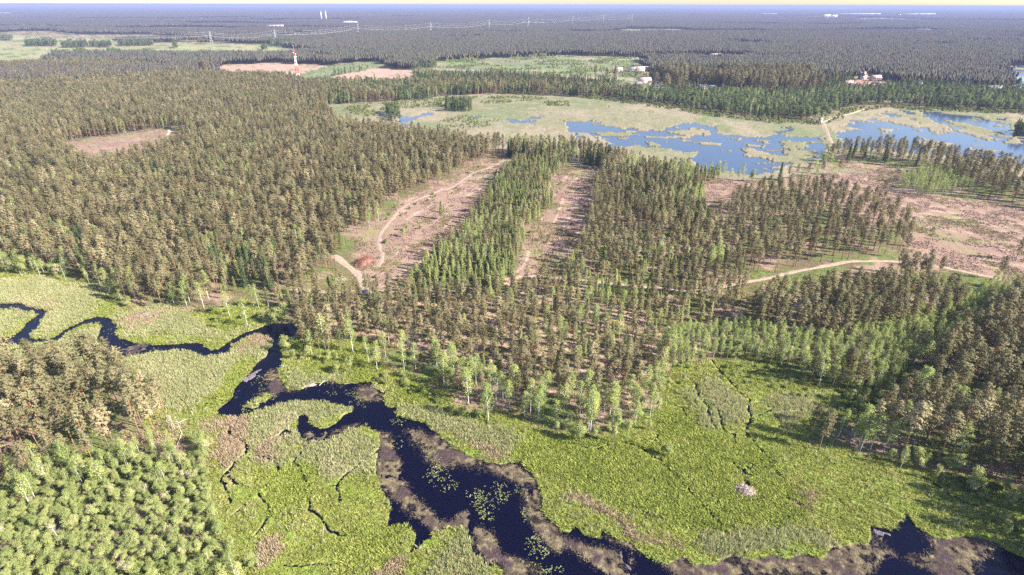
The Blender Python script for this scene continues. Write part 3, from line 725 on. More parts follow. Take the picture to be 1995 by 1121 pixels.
# ------------------------------------------------------------------ water
def build_water():
    m, N, L = newmat('dark_water')
    o = N.new('ShaderNodeOutputMaterial'); b = N.new('ShaderNodeBsdfPrincipled')
    geo = N.new('ShaderNodeNewGeometry'); mp = N.new('ShaderNodeMapping'); nz = N.new('ShaderNodeTexNoise'); nz.inputs['Scale'].default_value = .9; nz.inputs['Detail'].default_value = 4
    mp.inputs['Scale'].default_value = (1, .45, 1); mp.inputs['Rotation'].default_value = (0, 0, .5)
    bp = N.new('ShaderNodeBump'); bp.inputs['Strength'].default_value = .25; bp.inputs['Distance'].default_value = .06
    L.new(geo.outputs['Position'], mp.inputs[0]); L.new(mp.outputs[0], nz.inputs['Vector']); L.new(nz.outputs['Fac'], bp.inputs['Height']); L.new(bp.outputs[0], b.inputs['Normal'])
    n2 = N.new('ShaderNodeTexNoise'); n2.inputs['Scale'].default_value = .012; n2.inputs['Detail'].default_value = 5
    r2 = N.new('ShaderNodeMapRange'); r2.inputs[1].default_value = .4; r2.inputs[2].default_value = .62; r2.inputs[3].default_value = .06; r2.inputs[4].default_value = .22
    L.new(mp.outputs[0], n2.inputs['Vector']); L.new(n2.outputs['Fac'], r2.inputs[0]); L.new(r2.outputs[0], b.inputs['Roughness'])
    b.inputs['Base Color'].default_value = (.003, .004, .018, 1); b.inputs['IOR'].default_value = 1.333
    L.new(b.outputs[0], o.inputs[0])
    n = 96; V = [(0, 0, WZ)]; T = []; Q = []
    rad = [60, 200, 430, 2600]
    for r_ in rad:
        for k in range(n): a = 2 * math.pi * k / n; V.append((r_ * math.cos(a), r_ * math.sin(a), WZ))
    for k in range(n): T.append((0, 1 + k, 1 + (k + 1) % n))
    for i in range(len(rad) - 1):
        for k in range(n): Q.append((1 + i * n + k, 1 + (i + 1) * n + k, 1 + (i + 1) * n + (k + 1) % n, 1 + i * n + (k + 1) % n))
    b.inputs['Base Color'].default_value = (.002, .002, .011, 1); b.inputs['Specular IOR Level'].default_value = .30
    m2 = m.copy(); m2.name = 'open_lake_water'; b2 = [q for q in m2.node_tree.nodes if q.type == 'BSDF_PRINCIPLED'][0]
    b2.inputs['Base Color'].default_value = (.045, .066, .125, 1); b2.inputs['Specular IOR Level'].default_value = .6
    mi = [0] * (2 * n) + [1] * n + [0] * n
    w = link('water', mesh_np('water', V, [np.array(Q), np.array(T)], [m, m2], mi=mi)); tag(w, kind='structure')
build_water()

# ------------------------------------------------------------------ roads
def build_roads():
    for nm, w, Q in RD:
        m = M.get(nm)
        if m is None:
            m = M[nm] = plain(nm + '_surface', {'sand_road': (.34,.26,.205), 'dirt_track': (.31,.235,.185), 'footpath': (.50,.44,.30)}[nm], .95, .32, .6, spec=.05)
        d = np.gradient(Q, axis=0); d /= np.linalg.norm(d, axis=1, keepdims=True) + 1e-9; nn = np.stack([-d[:, 1], d[:, 0]], 1)
        V = []; k = len(Q)
        for i in range(k):
            j = (vnoise(np.array([Q[i, 0] / 3]), np.array([Q[i, 1] / 3]), 9)[0] - .5) * 1.5
            for s, zz in ((-.5, .02), (-.38, .10), (0, .12), (.38, .10), (.5, .02)):
                p = Q[i] + nn[i] * (w * s * (1 + j * .5) + j * .5); V.append((p[0], p[1], zz))
        F = np.array([(i * 5 + s, i * 5 + s + 1, i * 5 + s + 6, i * 5 + s + 5) for i in range(k - 1) for s in range(4)])
        o = link(nm, mesh_np(nm, V, [F], [m])); tag(o, kind='structure')
build_roads()

# ------------------------------------------------------------------ trees: where they stand
TREES = {k: [] for k in PROTO}
def world_poly(P): return np.array([at(a, max(b, 12))[:2] for a, b in P])
def grid(P, sp, jit=.42, rmax=None):
    W = world_poly(P); x0, y0 = W.min(0); x1, y1 = W.max(0)
    gx, gy = np.meshgrid(np.arange(x0, x1, sp), np.arange(y0, y1, sp))
    gx = gx + rng.uniform(-jit, jit, gx.shape) * sp; gy = gy + rng.uniform(-jit, jit, gy.shape) * sp
    x, y = gx.ravel(), gy.ravel()
    px, py, _ = project(x, y)
    s = pip(px, py, P); x, y, px, py = x[s], y[s], px[s], py[s]
    return x, y, px, py
CLEAR = [CLR1, CLR2, CLR3, CLR4, F_CLR0, F_RES]
def keep(x, y, px, py, exc=(), road=1.0):
    k = roaddist(x, y) > road
    for P in exc: k &= ~pip(px, py, P)
    return k
def plant(where, P, sp, mix, hs, exc=CLEAR, thin=None, seed=0, jit=.42):
    x, y, px, py = grid(P, sp, jit)
    k = keep(x, y, px, py, exc)
    if thin is not None: k &= fbm(x, y, thin[0], 400 + seed, 3) > thin[1]
    x, y, px, py = x[k], y[k], px[k], py[k]
    n = len(x)
    if n == 0: return
    kinds = list(mix); pr = np.array([mix[q] for q in kinds], float); pr /= pr.sum()
    u = rng.uniform(0, 1, n) * .45 + .55 * np.clip((fbm(x, y, 26, 500 + seed, 2) - .22) / .56, 0, .9999)
    cum = np.cumsum(pr)
    if len(kinds) > 1:
        q = np.argsort(np.argsort(u)) / n
    else: q = u
    ki = np.searchsorted(cum, q, side='right').clip(0, len(kinds) - 1)
    ex = []
    wx0, wx1 = x.min(), x.max(); wy0, wy1 = y.min(), y.max()
    for i in range(n):
        kd = kinds[ki[i]]; h = hs[kd] if isinstance(hs, dict) else hs
        s = rng.uniform(h[0], h[1]); TREES[kd].append((x[i], y[i], 0.0, s * rng.uniform(.72, 1.12), s * (.8 if 'leafy thicket' in where else 1), where))
PINEH = (.70, 1.08)
H1 = dict(pine=PINEH, birch=(.7, 1.1), spruce=(.7, 1.1), young=(.7, 1.1), broad=(.7, 1.2), shrub=(.7, 1.3), dead=(.7, 1))
plant('in the dense wood on the left', [(-700,585),(-120,600),(-60,540),(0,516),(56,519),(112,532),(165,541),(195,541),(215,575),(240,594),(290,600),(401,600),(440,585),(470,560),(560,570),(660,540),(655,500),(690,468),(736,446),(740,428),(762,404),(781,389),(818,374),(840,367),(874,349),(912,330),(964,308),(984,304),(985,297),(940,290),(890,286),(850,274),(782,270),(746,262),(670,252),(640,225),(640,200),(640,200),(600,168),(560,157),(415,153),(300,136),(150,127),(0,133),(-500,135)], 4.3, dict(pine=86, birch=6, young=5, spruce=3), dict(H1, pine=(.60,1.02)), thin=(16, .29))
plant('between the two long clearings', [(1000,318),(1110,318),(1080,345),(1072,380),(1085,400),(1060,425),(1035,450),(1000,530),(1000,575),(850,600),(800,600),(780,560),(870,485),(940,405),(975,345)], 3.5, dict(young=62, pine=22, birch=16), dict(H1, pine=(.5,.75), birch=(.5,.75), young=(.75,1.15)))
plant('in the tree belt behind the clearings', [(985,292),(1100,296),(1190,312),(1190,335),(1130,318),(1060,316),(990,312)], 4.0, dict(spruce=35, pine=30, birch=35), dict(H1, pine=(.8,1.0)))
plant('in the wood right of clearing two', [(1160,328),(1190,312),(1290,332),(1370,357),(1372,430),(1400,440),(1440,460),(1450,545),(1440,620),(1320,640),(1180,600),(1010,575),(1100,545),(1130,490),(1150,400)], 4.5, dict(pine=74, young=20, birch=6), dict(H1, pine=(.6,.85), young=(.8,1.2)), thin=(18, .22))
plant('in the sunny sapling strip below the lake', [(1200,345),(1290,330),(1400,345),(1380,440),(1290,440),(1230,400)], 3.6, dict(young=75, birch=25), dict(H1, birch=(.45,.65), young=(.7,1.1)))
plant('in the open pine wood in the middle', [(520,600),(560,575),(640,575),(740,580),(850,600),(1000,575),(1180,600),(1320,640),(1290,690),(1262,740),(1240,780),(1150,790),(1050,775),(960,745),(880,715),(800,690),(720,672),(640,672),(600,690),(575,650)], 4.9, dict(pine=74, young=14, birch=12), dict(H1, pine=(.62,.86), birch=(.6,.85)), thin=(16, .22), exc=CLEAR + [RIVER_UP])
plant('in the clump at the wood tip', [(830,705),(960,755),(1080,785),(1200,790),(1250,775),(1285,700),(1310,700),(1300,790),(1265,832),(1200,842),(1130,846),(1050,822),(950,800),(870,765)], 3.7, dict(birch=56, pine=18, broad=26), dict(H1, pine=(.65,.85), birch=(.72,1.05), broad=(.5,.8)), thin=(12, .3))
plant('in the glade beside the river bend', [(590,640),(720,655),(800,700),(860,740),(800,745),(740,720),(660,700),(600,690)], 7.5, dict(birch=55, broad=25, pine=20), dict(H1, birch=(.7,1.0), broad=(.5,.8)), exc=[RIVER_UP])
plant('in the dark wood below the sand road', [(1450,620),(1500,600),(1560,588),(1640,578),(1740,578),(1850,596),(1860,625),(1780,650),(1690,665),(1600,672),(1460,660)], 4.3, dict(pine=92, birch=8), dict(H1, pine=(.78,.98)), thin=(18, .2))
plant('in the bright birch thicket', [(1270,690),(1330,655),(1450,648),(1600,663),(1700,650),(1790,625),(1870,600),(1930,560),(2080,545),(2080,580),(1900,650),(1830,690),(1760,740),(1720,770),(1640,760),(1560,735),(1520,715),(1440,700),(1380,705),(1300,730)], 2.7, dict(birch=84, broad=16), dict(H1, birch=(.42,.68), broad=(.5,.75)), thin=(14, .18))
plant('in the small tall group inside the thicket', [(1555,735),(1640,725),(1700,735),(1680,770),(1600,768)], 4.2, dict(pine=75, birch=25), dict(H1, pine=(.7,.9)))
plant('in the tall stand at the right', [(1995,590),(2500,520),(2700,1060),(2400,1300),(2080,1110),(2030,1040),(2005,985),(1985,960),(1900,928),(1800,900),(1700,886),(1640,872),(1700,845),(1760,790),(1800,735),(1850,680),(1920,630)], 4.7, dict(pine=88, birch=12), dict(H1, pine=(.88,1.14), birch=(.8,1.1)), thin=(20, .24))
plant('in the shade at the lower right edge', [(1860,930),(2000,965),(2030,1040),(2080,1110),(1990,1080),(1900,1010),(1840,960)], 3.0, dict(shrub=75, broad=25), dict(H1, shrub=(.6,1.1), broad=(.4,.6)), exc=[], thin=(10,.35))
plant('in the tree point reaching into marsh', [(1555,862),(1600,842),(1690,842),(1700,880),(1640,880),(1580,880)], 4.6, dict(pine=62, birch=38), dict(H1, pine=(.66,.84), birch=(.6,.8)))
plant('at the foot of the right stand', [(1650,886),(1800,900),(1900,932),(2000,968),(2150,1010),(2200,1060),(2050,1020),(1950,985),(1850,945),(1740,915),(1650,898)], 4.4, dict(broad=80, birch=20), dict(H1, broad=(.5,.85), birch=(.4,.6)))
plant('in the row along the lake shore', [(1600,320),(1640,300),(1720,298),(1800,306),(1900,325),(1995,345),(2200,370),(2200,450),(1995,402),(1900,385),(1840,355),(1760,328),(1700,316),(1640,318)], 6.0, dict(pine=84, spruce=4, birch=12), dict(H1, pine=(.8,1.0), birch=(.6,.8)), exc=[LAKES[6]], thin=(20,.2))
plant('in the pale group beside the felled slope', [(1748,352),(1800,345),(1860,355),(1885,375),(1840,388),(1790,385),(1755,372)], 4.4, dict(birch=100), dict(H1, birch=(.62,.82)), exc=[])
plant('in the thinned wood by the felled slope', [(1395,440),(1430,405),(1500,378),(1600,375),(1700,400),(1750,430),(1768,470),(1765,505),(1700,508),(1640,510),(1540,530),(1450,552),(1440,500)], 6.0, dict(pine=100), dict(H1, pine=(.72,.92)), exc=[], thin=(14,.25))
plant('in the pine group below the sand road', [(1742,530),(1790,535),(1835,548),(1830,562),(1780,566),(1745,550)], 4.6, dict(pine=100), dict(H1, pine=(.7,.86)), exc=[])
plant('in the near lower left wood', [(-350,760),(0,745),(100,736),(190,738),(235,742),(262,775),(320,800),(345,842),(310,865),(240,890),(130,915),(0,950),(-400,1040)], 5.0, dict(pine=90, birch=10), dict(H1, pine=(.86,1.12), birch=(.7,1.0)), thin=(16,.2))
plant('in the bottom left leafy thicket', [(150,900),(240,893),(320,870),(400,905),(412,960),(430,1030),(470,1100),(520,1250),(460,1600),(-700,1600),(-600,1060),(0,955)], 2.2, dict(broad=74, birch=26), dict(H1, broad=(.34,.64), birch=(.42,.66)), thin=(12,.22))
plant('in the bottom left leafy thicket', [(60,905),(180,890),(320,880),(330,905),(200,950),(60,1000),(-80,1010),(-80,960)], 6.5, dict(birch=70, pine=30), dict(H1, birch=(.75,1.0)))
plant('in the mixed belt behind the reed marsh', [(600,168),(700,167),(850,167),(1000,172),(1250,181),(1250,190),(1180,192),(1000,184),(890,186),(820,196),(640,206)], 5.0, dict(pine=36, birch=20, dark=30, spruce=14), dict(H1, dark=(1.0,1.6)), exc=[])
plant('on the far shore of the lake', [(1180,193),(1250,185),(1330,188),(1450,183),(1560,192),(1640,183),(1720,176),(1850,184),(2150,186),(2150,226),(1995,221),(1850,214),(1750,206),(1690,206),(1640,214),(1600,236),(1500,232),(1400,222),(1300,206)], 6.2, dict(dark=78, birch=14, spruce=8), dict(H1, dark=(1.0,1.65), birch=(.8,1.1)), exc=[F_VILL, [(1700,196),(1860,196),(1860,200),(1700,200)]], thin=(30,.15))
plant('on the wooded islet at the right', [(1968,261),(1985,266),(2120,275),(2120,258),(1980,254)], 4.5, dict(spruce=60, dark=40), dict(H1, dark=(1.1,1.6)), exc=[])
plant('on the reed marsh', [(670,203),(760,200),(830,192),(1000,187),(1080,192),(1000,200),(900,206),(800,212),(760,225),(700,228),(670,215)], 5.0, dict(shrub=100), dict(H1, shrub=(.7,1.4)), exc=LAKES, thin=(22,.46))
plant('on the reed marsh', [(860,235),(900,225),(960,230),(985,243),(930,250),(880,252),(850,245)], 4.6, dict(shrub=100), dict(H1, shrub=(.6,1.1)), exc=LAKES, thin=(16,.44))
plant('along the far edge of the reed marsh', [(1100,187),(1180,191),(1300,205),(1400,221),(1500,232),(1620,238),(1640,214),(1720,207),(1860,213),(2000,221),(2000,225),(1850,218),(1720,212),(1650,222),(1610,246),(1500,240),(1400,228),(1300,213),(1180,197)], 4.6, dict(shrub=100), dict(H1, shrub=(.8,1.7)), exc=[], thin=(14,.34))
plant('on the reed marsh', [(1060,200),(1110,198),(1110,208),(1065,208)], 4.5, dict(shrub=100), dict(H1, shrub=(.8,1.4)), exc=[], thin=(14,.4))
plant('in the small reed marsh grove', [(868,205),(918,205),(918,218),(870,218)], 5, dict(dark=50, spruce=50), dict(H1, dark=(1,1.4), spruce=(.7,1)), exc=[])
plant('in the small reed marsh grove', [(748,218),(775,218),(785,235),(758,238)], 5, dict(dark=70, spruce=30), dict(H1, dark=(1,1.4), spruce=(.7,1)), exc=[])
plant('on the meadow behind the wood', F_MEAD, 7, dict(shrub=86, broad=14), dict(H1, shrub=(.9,1.7)), exc=[], thin=(34,.55))
plant('on the green field', F_GREEN, 16, dict(shrub=100), dict(H1, shrub=(.8,1.4)), exc=[], thin=(34,.45))
plant('in the tree row between the fields', [(330,116),(420,118),(440,122),(560,119),(600,124),(650,126),(700,120),(750,119),(752,114),(660,112),(650,118),(600,120),(560,113),(440,113),(340,112)], 7, dict(dark=85, spruce=15), dict(H1, dark=(1.0,1.7)), exc=[], thin=(30,.3))
plant('in the tree row between the fields', [(755,118),(850,122),(850,134),(812,136),(770,132)], 7, dict(dark=85, spruce=15), dict(H1, dark=(1.0,1.7)), exc=[])
for P in ([(50,87),(80,84),(112,87),(110,91),(52,91)], [(120,91),(170,88),(172,93),(125,94)], [(176,90),(218,89),(218,93),(178,93)], [(104,110),(128,108),(130,112),(106,112)], [(145,108),(165,106),(180,112),(150,115)], [(208,108),(240,108),(240,116),(212,116)], [(230,87),(300,86),(300,90),(235,91)], [(337,92),(347,92),(347,95),(338,95)], [(510,96),(521,96),(521,99),(511,99)], [(282,106),(290,106),(290,109),(282,109)], [(525,86),(580,86),(575,91),(530,91)], [(0,76),(26,77),(26,80),(0,80)]):
    plant('in a clump on the yellow fields', P, 7.5, dict(dark=100), dict(H1, dark=(1.2,2.0)), exc=[])
plant('on the clearing', CLR1, 6, dict(shrub=80, young=20), dict(H1, shrub=(.4,.9), young=(.2,.6)), exc=[], thin=(14,.60))
plant('on the clearing', CLR2, 6, dict(shrub=70, young=30), dict(H1, shrub=(.4,.9), young=(.2,.6)), exc=[], thin=(14,.56))
plant('on the marsh edge', [(1290,700),(1380,705),(1520,720),(1620,770),(1720,780),(1650,850),(1560,800),(1500,760),(1400,740),(1300,760)], 3.4, dict(shrub=100), dict(H1, shrub=(.4,.9)), exc=[], thin=(10,.45))
plant('in the shade of the right stand', [(1640,760),(1760,720),(1860,650),(1850,690),(1790,760),(1720,840),(1640,840)], 3.6, dict(shrub=60, broad=40), dict(H1, shrub=(.7,1.2), broad=(.4,.6)), exc=[], thin=(10,.38))
plant('on the bank below the open wood', [(570,690),(640,690),(720,715),(800,750),(880,785),(960,815),(940,825),(860,800),(780,770),(720,738),(640,735),(590,720)], 3.6, dict(shrub=80, broad=20), dict(H1, shrub=(.6,1.3), broad=(.4,.6)), exc=[RIVER_UP], thin=(10,.46))
plant('below the wood tip at the marsh', [(1040,815),(1130,838),(1200,842),(1270,825),(1280,840),(1220,862),(1140,866),(1050,835)], 3.6, dict(broad=100), dict(H1, broad=(.45,.85)), exc=[], thin=(9,.36))
plant('on the grassy bank by the river', [(400,600),(470,590),(530,595),(540,640),(500,640),(420,645)], 5, dict(shrub=80, birch=20), dict(H1, shrub=(.5,1.2)), exc=[RIVER_UP], thin=(10,.45))
plant('where the left wood meets the marsh', [(-200,530),(0,512),(60,515),(120,530),(190,545),(240,585),(300,596),(240,602),(180,560),(100,542),(0,532),(-200,545)], 4.2, dict(broad=60, birch=40), dict(H1, broad=(.7,1.1), birch=(.5,.8)), exc=[], thin=(16,.3))

# single trees that stand apart, each with its own words: kind, px, py (foot), scale, label
SINGLE = [
 ('pine',1806,484,.72,'lone slender pine standing on the felled slope near its left side'),('pine',1978,508,.78,'lone leaning pine at the right edge of the felled slope'),('pine',1944,545,.72,'lone pine beside the sand road at the right end'),
 ('pine',1718,390,.75,'lone pine at the upper left corner of the felled slope'),('young',1765,412,.5,'small dark tree alone at the top of the felled slope'),('young',860,428,1.2,'lone green pine in the middle of the left clearing'),
 ('pine',874,398,.45,'small lone pine at the right side of the left clearing'),('broad',785,462,.62,'round bush clump in the middle of the left clearing'),('broad',792,450,.6,'dark bush behind the round bush in the left clearing'),('shrub',752,474,1.2,'low bush beside the bend of the dirt track'),
 ('pine',1304,345,.82,'tall dark pine against the lake, left of a pair'),('pine',1322,342,.78,'tall dark pine against the lake, middle of three'),('pine',1338,340,.80,'tall dark pine against the lake, right of three'),
 ('birch',1383,352,1.0,'broad dark tree at the lake shore, left of the shoreline group'),('birch',1395,352,1.05,'tree against the blue lake, second in the shoreline group'),('birch',1408,353,1.05,'tallest tree of the shoreline group against the blue lake'),('birch',1423,353,.72,'small tree alone against the lake right of the group'),('birch',1437,352,.72,'thin tree against the lake between two taller ones'),('birch',1447,352,.92,'tall narrow tree against the lake near its tip'),('broad',1465,354,1.1,'dense round-topped tree at the tip of the lake'),
 ('spruce',1518,352,.95,'tall ragged spruce rising above the lake tip'),('pine',1535,352,.7,'pine at the left edge of the sandy ridge under the lake'),('pine',1550,352,.75,'second pine on the ridge under the lake'),('pine',1572,350,.75,'third pine on the ridge under the lake'),('birch',1590,347,.75,'pale green birch on the ridge right of the lake tip'),('pine',1600,345,.7,'pine beside the pale birch on the ridge'),('pine',1632,343,.75,'reddish pine at the left end of the lake shore row'),
 ('broad',1612,300,1.2,'large dark bushy tree at the near end of the dam path'),('broad',1628,298,1.1,'dark round tree right of the dam path'),('broad',1612,322,1.3,'bright green tree below the dam path'),('broad',1600,330,1.3,'bright green crown next to the shore ridge'),('birch',1586,338,.8,'green tree between the ridge pines'),
 ('birch',1600,240,.8,'green tree standing behind the sluice tower'),('broad',1640,235,.9,'single tree beside the dam footpath'),('broad',1618,256,.35,'tiny dark bush on the dam beside the path'),
 ('broad',538,632,.95,'dark alder overhanging the river bend, left of a pair'),('broad',556,626,1.0,'dark alder overhanging the river bend, right of a pair'),('broad',520,628,.7,'low dark alder on the bank left of the river bend'),('broad',560,690,.85,'pale grey willow standing at the narrow of the river'),('broad',572,700,.55,'green bush at the foot of the pale grey willow'),('broad',425,640,.42,'small dark bush alone on the bank of the upper river'),
 ('birch',758,668,.8,'white-stemmed birch in the glade above the river, lower left'),('birch',688,688,1.05,'tall white-stemmed birch in the glade right of the river bend'),('birch',634,682,1.1,'tall birch with two crowns near the river bend'),('birch',608,692,.75,'thin birch nearest the pale willow'),('pine',624,690,.6,'short pine beside the thin birch at the river bend'),('birch',665,685,.75,'leaning pale birch in the middle of the glade'),
 ('birch',735,722,.85,'drooping pale willow-like tree on the bank above the river'),('broad',655,728,.6,'pale green tree on the reed bank, left one'),('broad',683,728,.7,'pale green tree on the reed bank, right one'),('birch',865,750,.95,'two-stemmed green birch at the path above the river'),
 ('birch',913,790,1.0,'tall white birch at the marsh edge, leftmost of the row'),('dead',966,790,1.0,'bare forked pale tree among the birches at the marsh edge'),('pine',939,785,.72,'slender pine between two white birches at the marsh edge'),('birch',951,822,1.05,'tall white birch standing forward on the marsh edge'),('birch',993,797,.8,'short birch right of the bare forked tree'),('birch',1048,822,.85,'birch with a bare white trunk at the middle of the marsh edge'),('birch',1084,830,.7,'thin birch with a crooked trunk at the marsh edge'),('birch',1146,842,1.1,'twin white birch at the tip of the wood, left stem'),('birch',1150,842,1.05,'twin white birch at the tip of the wood, right stem'),
 ('dead',1105,828,.55,'short pale snag in front of the dark birch tip'),('broad',1130,862,.9,'round bright bush in front of the tip of the wood'),('broad',1160,856,.6,'smaller round bush right of the bright one at the wood tip'),
 ('broad',1300,890,.55,'grey-green willow bush alone on the marsh beside the ditch'),('broad',1290,885,.4,'small bush on the marsh touching the grey-green willow'),
 ('broad',392,868,.75,'pale conical alder at the river side of the lower left wood'),('broad',404,882,.75,'green alder below the pale conical one'),('broad',396,896,.6,'low alder bush beside the dry reeds'),('broad',492,1108,.6,'green bush beside the pink reed patch'),('birch',300,868,.5,'small birch on the bare ground at the lower left wood edge'),
 ('birch',448,618,.85,'slender pale birch alone below the left wood edge'),('birch',398,602,.9,'white birch at the lower edge of the left wood'),('birch',365,600,.9,'white birch leaning at the lower edge of the left wood'),('birch',340,596,.8,'thin white birch deeper in the left wood edge'),('pine',190,545,1.0,'reddish pine at the shoulder of the left wood'),('broad',250,598,.6,'small green bush at the foot of the left wood'),('broad',298,600,.55,'bright green sapling at the foot of the left wood'),
 ('birch',1675,880,.85,'leafy birch standing forward of the right wood, left one'),('birch',1720,884,.9,'leaning birch in front of the right wood'),('broad',1730,896,.5,'small bright bush under the leaning birch'),('birch',1860,905,1.0,'pale green birch in front of the right wood at its middle'),('birch',1930,760,1.0,'bright green birch among the right pines'),
 ('broad',1186,212,.6,'bright green bush alone on the far reed marsh'),('broad',600,157,.7,'single tree at the corner of the green field'),('spruce',1020,197,.5,'tiny spruce alone on the green part of the far marsh'),
]
def thing_tree(kind, x, y, z, sxy, sz, label, cat, group, rz=None):
    nm = {'pine': 'pine_tree', 'young': 'young_pine', 'spruce': 'spruce_tree', 'birch': 'birch_tree', 'broad': 'broadleaf_tree', 'shrub': 'shrub', 'dead': 'dead_tree'}[kind]
    tm, cm, jm = PROTO[kind][rng.integers(len(PROTO[kind]))]
    e = empty(nm, (x, y, z), rng.uniform(0, 6.28) if rz is None else rz, (sxy, sxy, sz))
    link('trunk', tm, e) if kind != 'shrub' else link('stem', tm, e)
    if cm is not None: link('foliage' if kind == 'shrub' else 'crown', cm, e)
    return tag(e, label, cat, group)
CATN = {'pine': 'pine tree', 'young': 'young pine', 'spruce': 'spruce', 'birch': 'birch tree', 'broad': 'broadleaf tree', 'shrub': 'shrub', 'dead': 'dead tree'}
NS = {k: 0 for k in PROTO}
SX = []
for kd, a, b, s, lab in SINGLE:
    p = at(a, b); SX.append(p[:2]); NS[kd] += 1
    thing_tree(kd, p[0], p[1], -.05, s * 1.05, s, lab, CATN[kd], None)
SX = np.array(SX)
PLUR = {'pine': 'pines', 'young': 'young pines', 'spruce': 'spruces', 'birch': 'birches', 'broad': 'broadleaf trees', 'shrub': 'shrubs', 'dark': 'dark broadleaf trees'}
FORESTN = {'pine': 'pine_wood', 'young': 'young_pine_wood', 'spruce': 'spruce_wood', 'birch': 'birch_wood', 'broad': 'broadleaf_wood', 'shrub': 'shrub_thicket', 'dark': 'far_broadleaf_wood'}
HT = {'pine': 18, 'young': 10, 'spruce': 15, 'birch': 15, 'broad': 8, 'shrub': 2, 'dead': 11, 'dark': 8}
for kd, L in TREES.items():
    if not L: continue
    A = np.array([t[:5] for t in L]); wh = np.array([t[5] for t in L])
    # keep clear of the singled-out trees and of water
    ok = np.ones(len(A), bool)
    for q in SX: ok &= np.hypot(A[:, 0] - q[0], A[:, 1] - q[1]) > (2.2 if kd != 'shrub' else 1.6)
    cl, _, _ = classify(A[:, 0], A[:, 1]); ok &= ~np.isin(cl, [CI['mud'], CI['mat'], CI['peat']])
    A = A[ok]; wh = wh[ok]
    px, py, dep = project(A[:, 0], A[:, 1], A[:, 4] * HT[kd] * .6)
    vis = (px > 4) & (px < 1991) & (py > 4) & (py < 1117)
    size = np.where(vis, A[:, 4] * HT[kd] / dep, -dep)
    order = np.argsort(-size)
    nI = max(0, min(295 - NS[kd], int(vis.sum())))
    if kd == 'dark': nI = 0
    top = order[:nI]; rest = order[nI:]
    hq = np.quantile(A[top, 4], [.33, .67]) if nI > 3 else (0, 9)
    wds = {}
    for w in set(wh[top]):
        s = px[top][wh[top] == w]; t = py[top][wh[top] == w]
        wds[w] = (np.quantile(s, [.2, .4, .6, .8]), np.quantile(t, [.25, .5, .75]))
    one = PLUR[kd][:-2] if kd == 'birch' else PLUR[kd][:-1]
    names = {}
    for i in top:
        qx, qy = wds[wh[i]]
        hgt = 'tall' if A[i, 4] > hq[1] else ('low' if A[i, 4] < hq[0] else 'medium')
        wid = 'broad' if A[i, 3] > A[i, 4] * .94 else 'narrow'
        col = ('leftmost', 'mid-left', 'centre', 'mid-right', 'rightmost')[int(np.searchsorted(qx, px[i]))]
        row = ('back rows', 'third rows', 'second rows', 'front rows')[int(np.searchsorted(qy, py[i]))]
        names.setdefault((hgt, wid, wh[i], row, col), []).append(i)
    ORD = ['first', 'second', 'third', 'fourth', 'fifth', 'sixth', 'seventh', 'eighth', 'ninth', 'tenth', 'eleventh', 'twelfth', 'thirteenth', 'fourteenth', 'fifteenth', 'sixteenth', 'seventeenth', 'eighteenth']
    for (hgt, wid, w_, row, col), ids in names.items():
        ids = sorted(ids, key=lambda q: px[q])
        for k_, i in enumerate(ids):
            tail = '' if len(ids) == 1 else f', {ORD[min(k_, 17)]} from left'
            lab = f'{hgt} {wid} {one} {w_}, {row}, {col}{tail}'
            if len(lab.split()) > 16: lab = lab.replace(' rows', '')
            if len(lab.split()) > 16: lab = lab.replace(wid + ' ', '', 1)
            if len(lab.split()) > 16: lab = lab.replace(hgt + ' ', '', 1)
            thing_tree(kd, A[i, 0], A[i, 1], -.05, A[i, 3], A[i, 4], lab, CATN[kd], f'{PLUR[kd]} {w_}')
    if len(rest):
        js = [p[2] for p in PROTO[kd]]
        instancer(FORESTN[kd], np.c_[A[rest, 0], A[rest, 1], A[rest, 2] - .05], rng.uniform(0, 6.28, len(rest)), np.c_[A[rest, 3], A[rest, 3], A[rest, 4]], rng.integers(0, len(js), len(rest)), js,
                  f'the mass of {PLUR[kd]} too many to count', PLUR[kd])
    print('TREES', kd, len(A), 'single', nI + NS[kd])

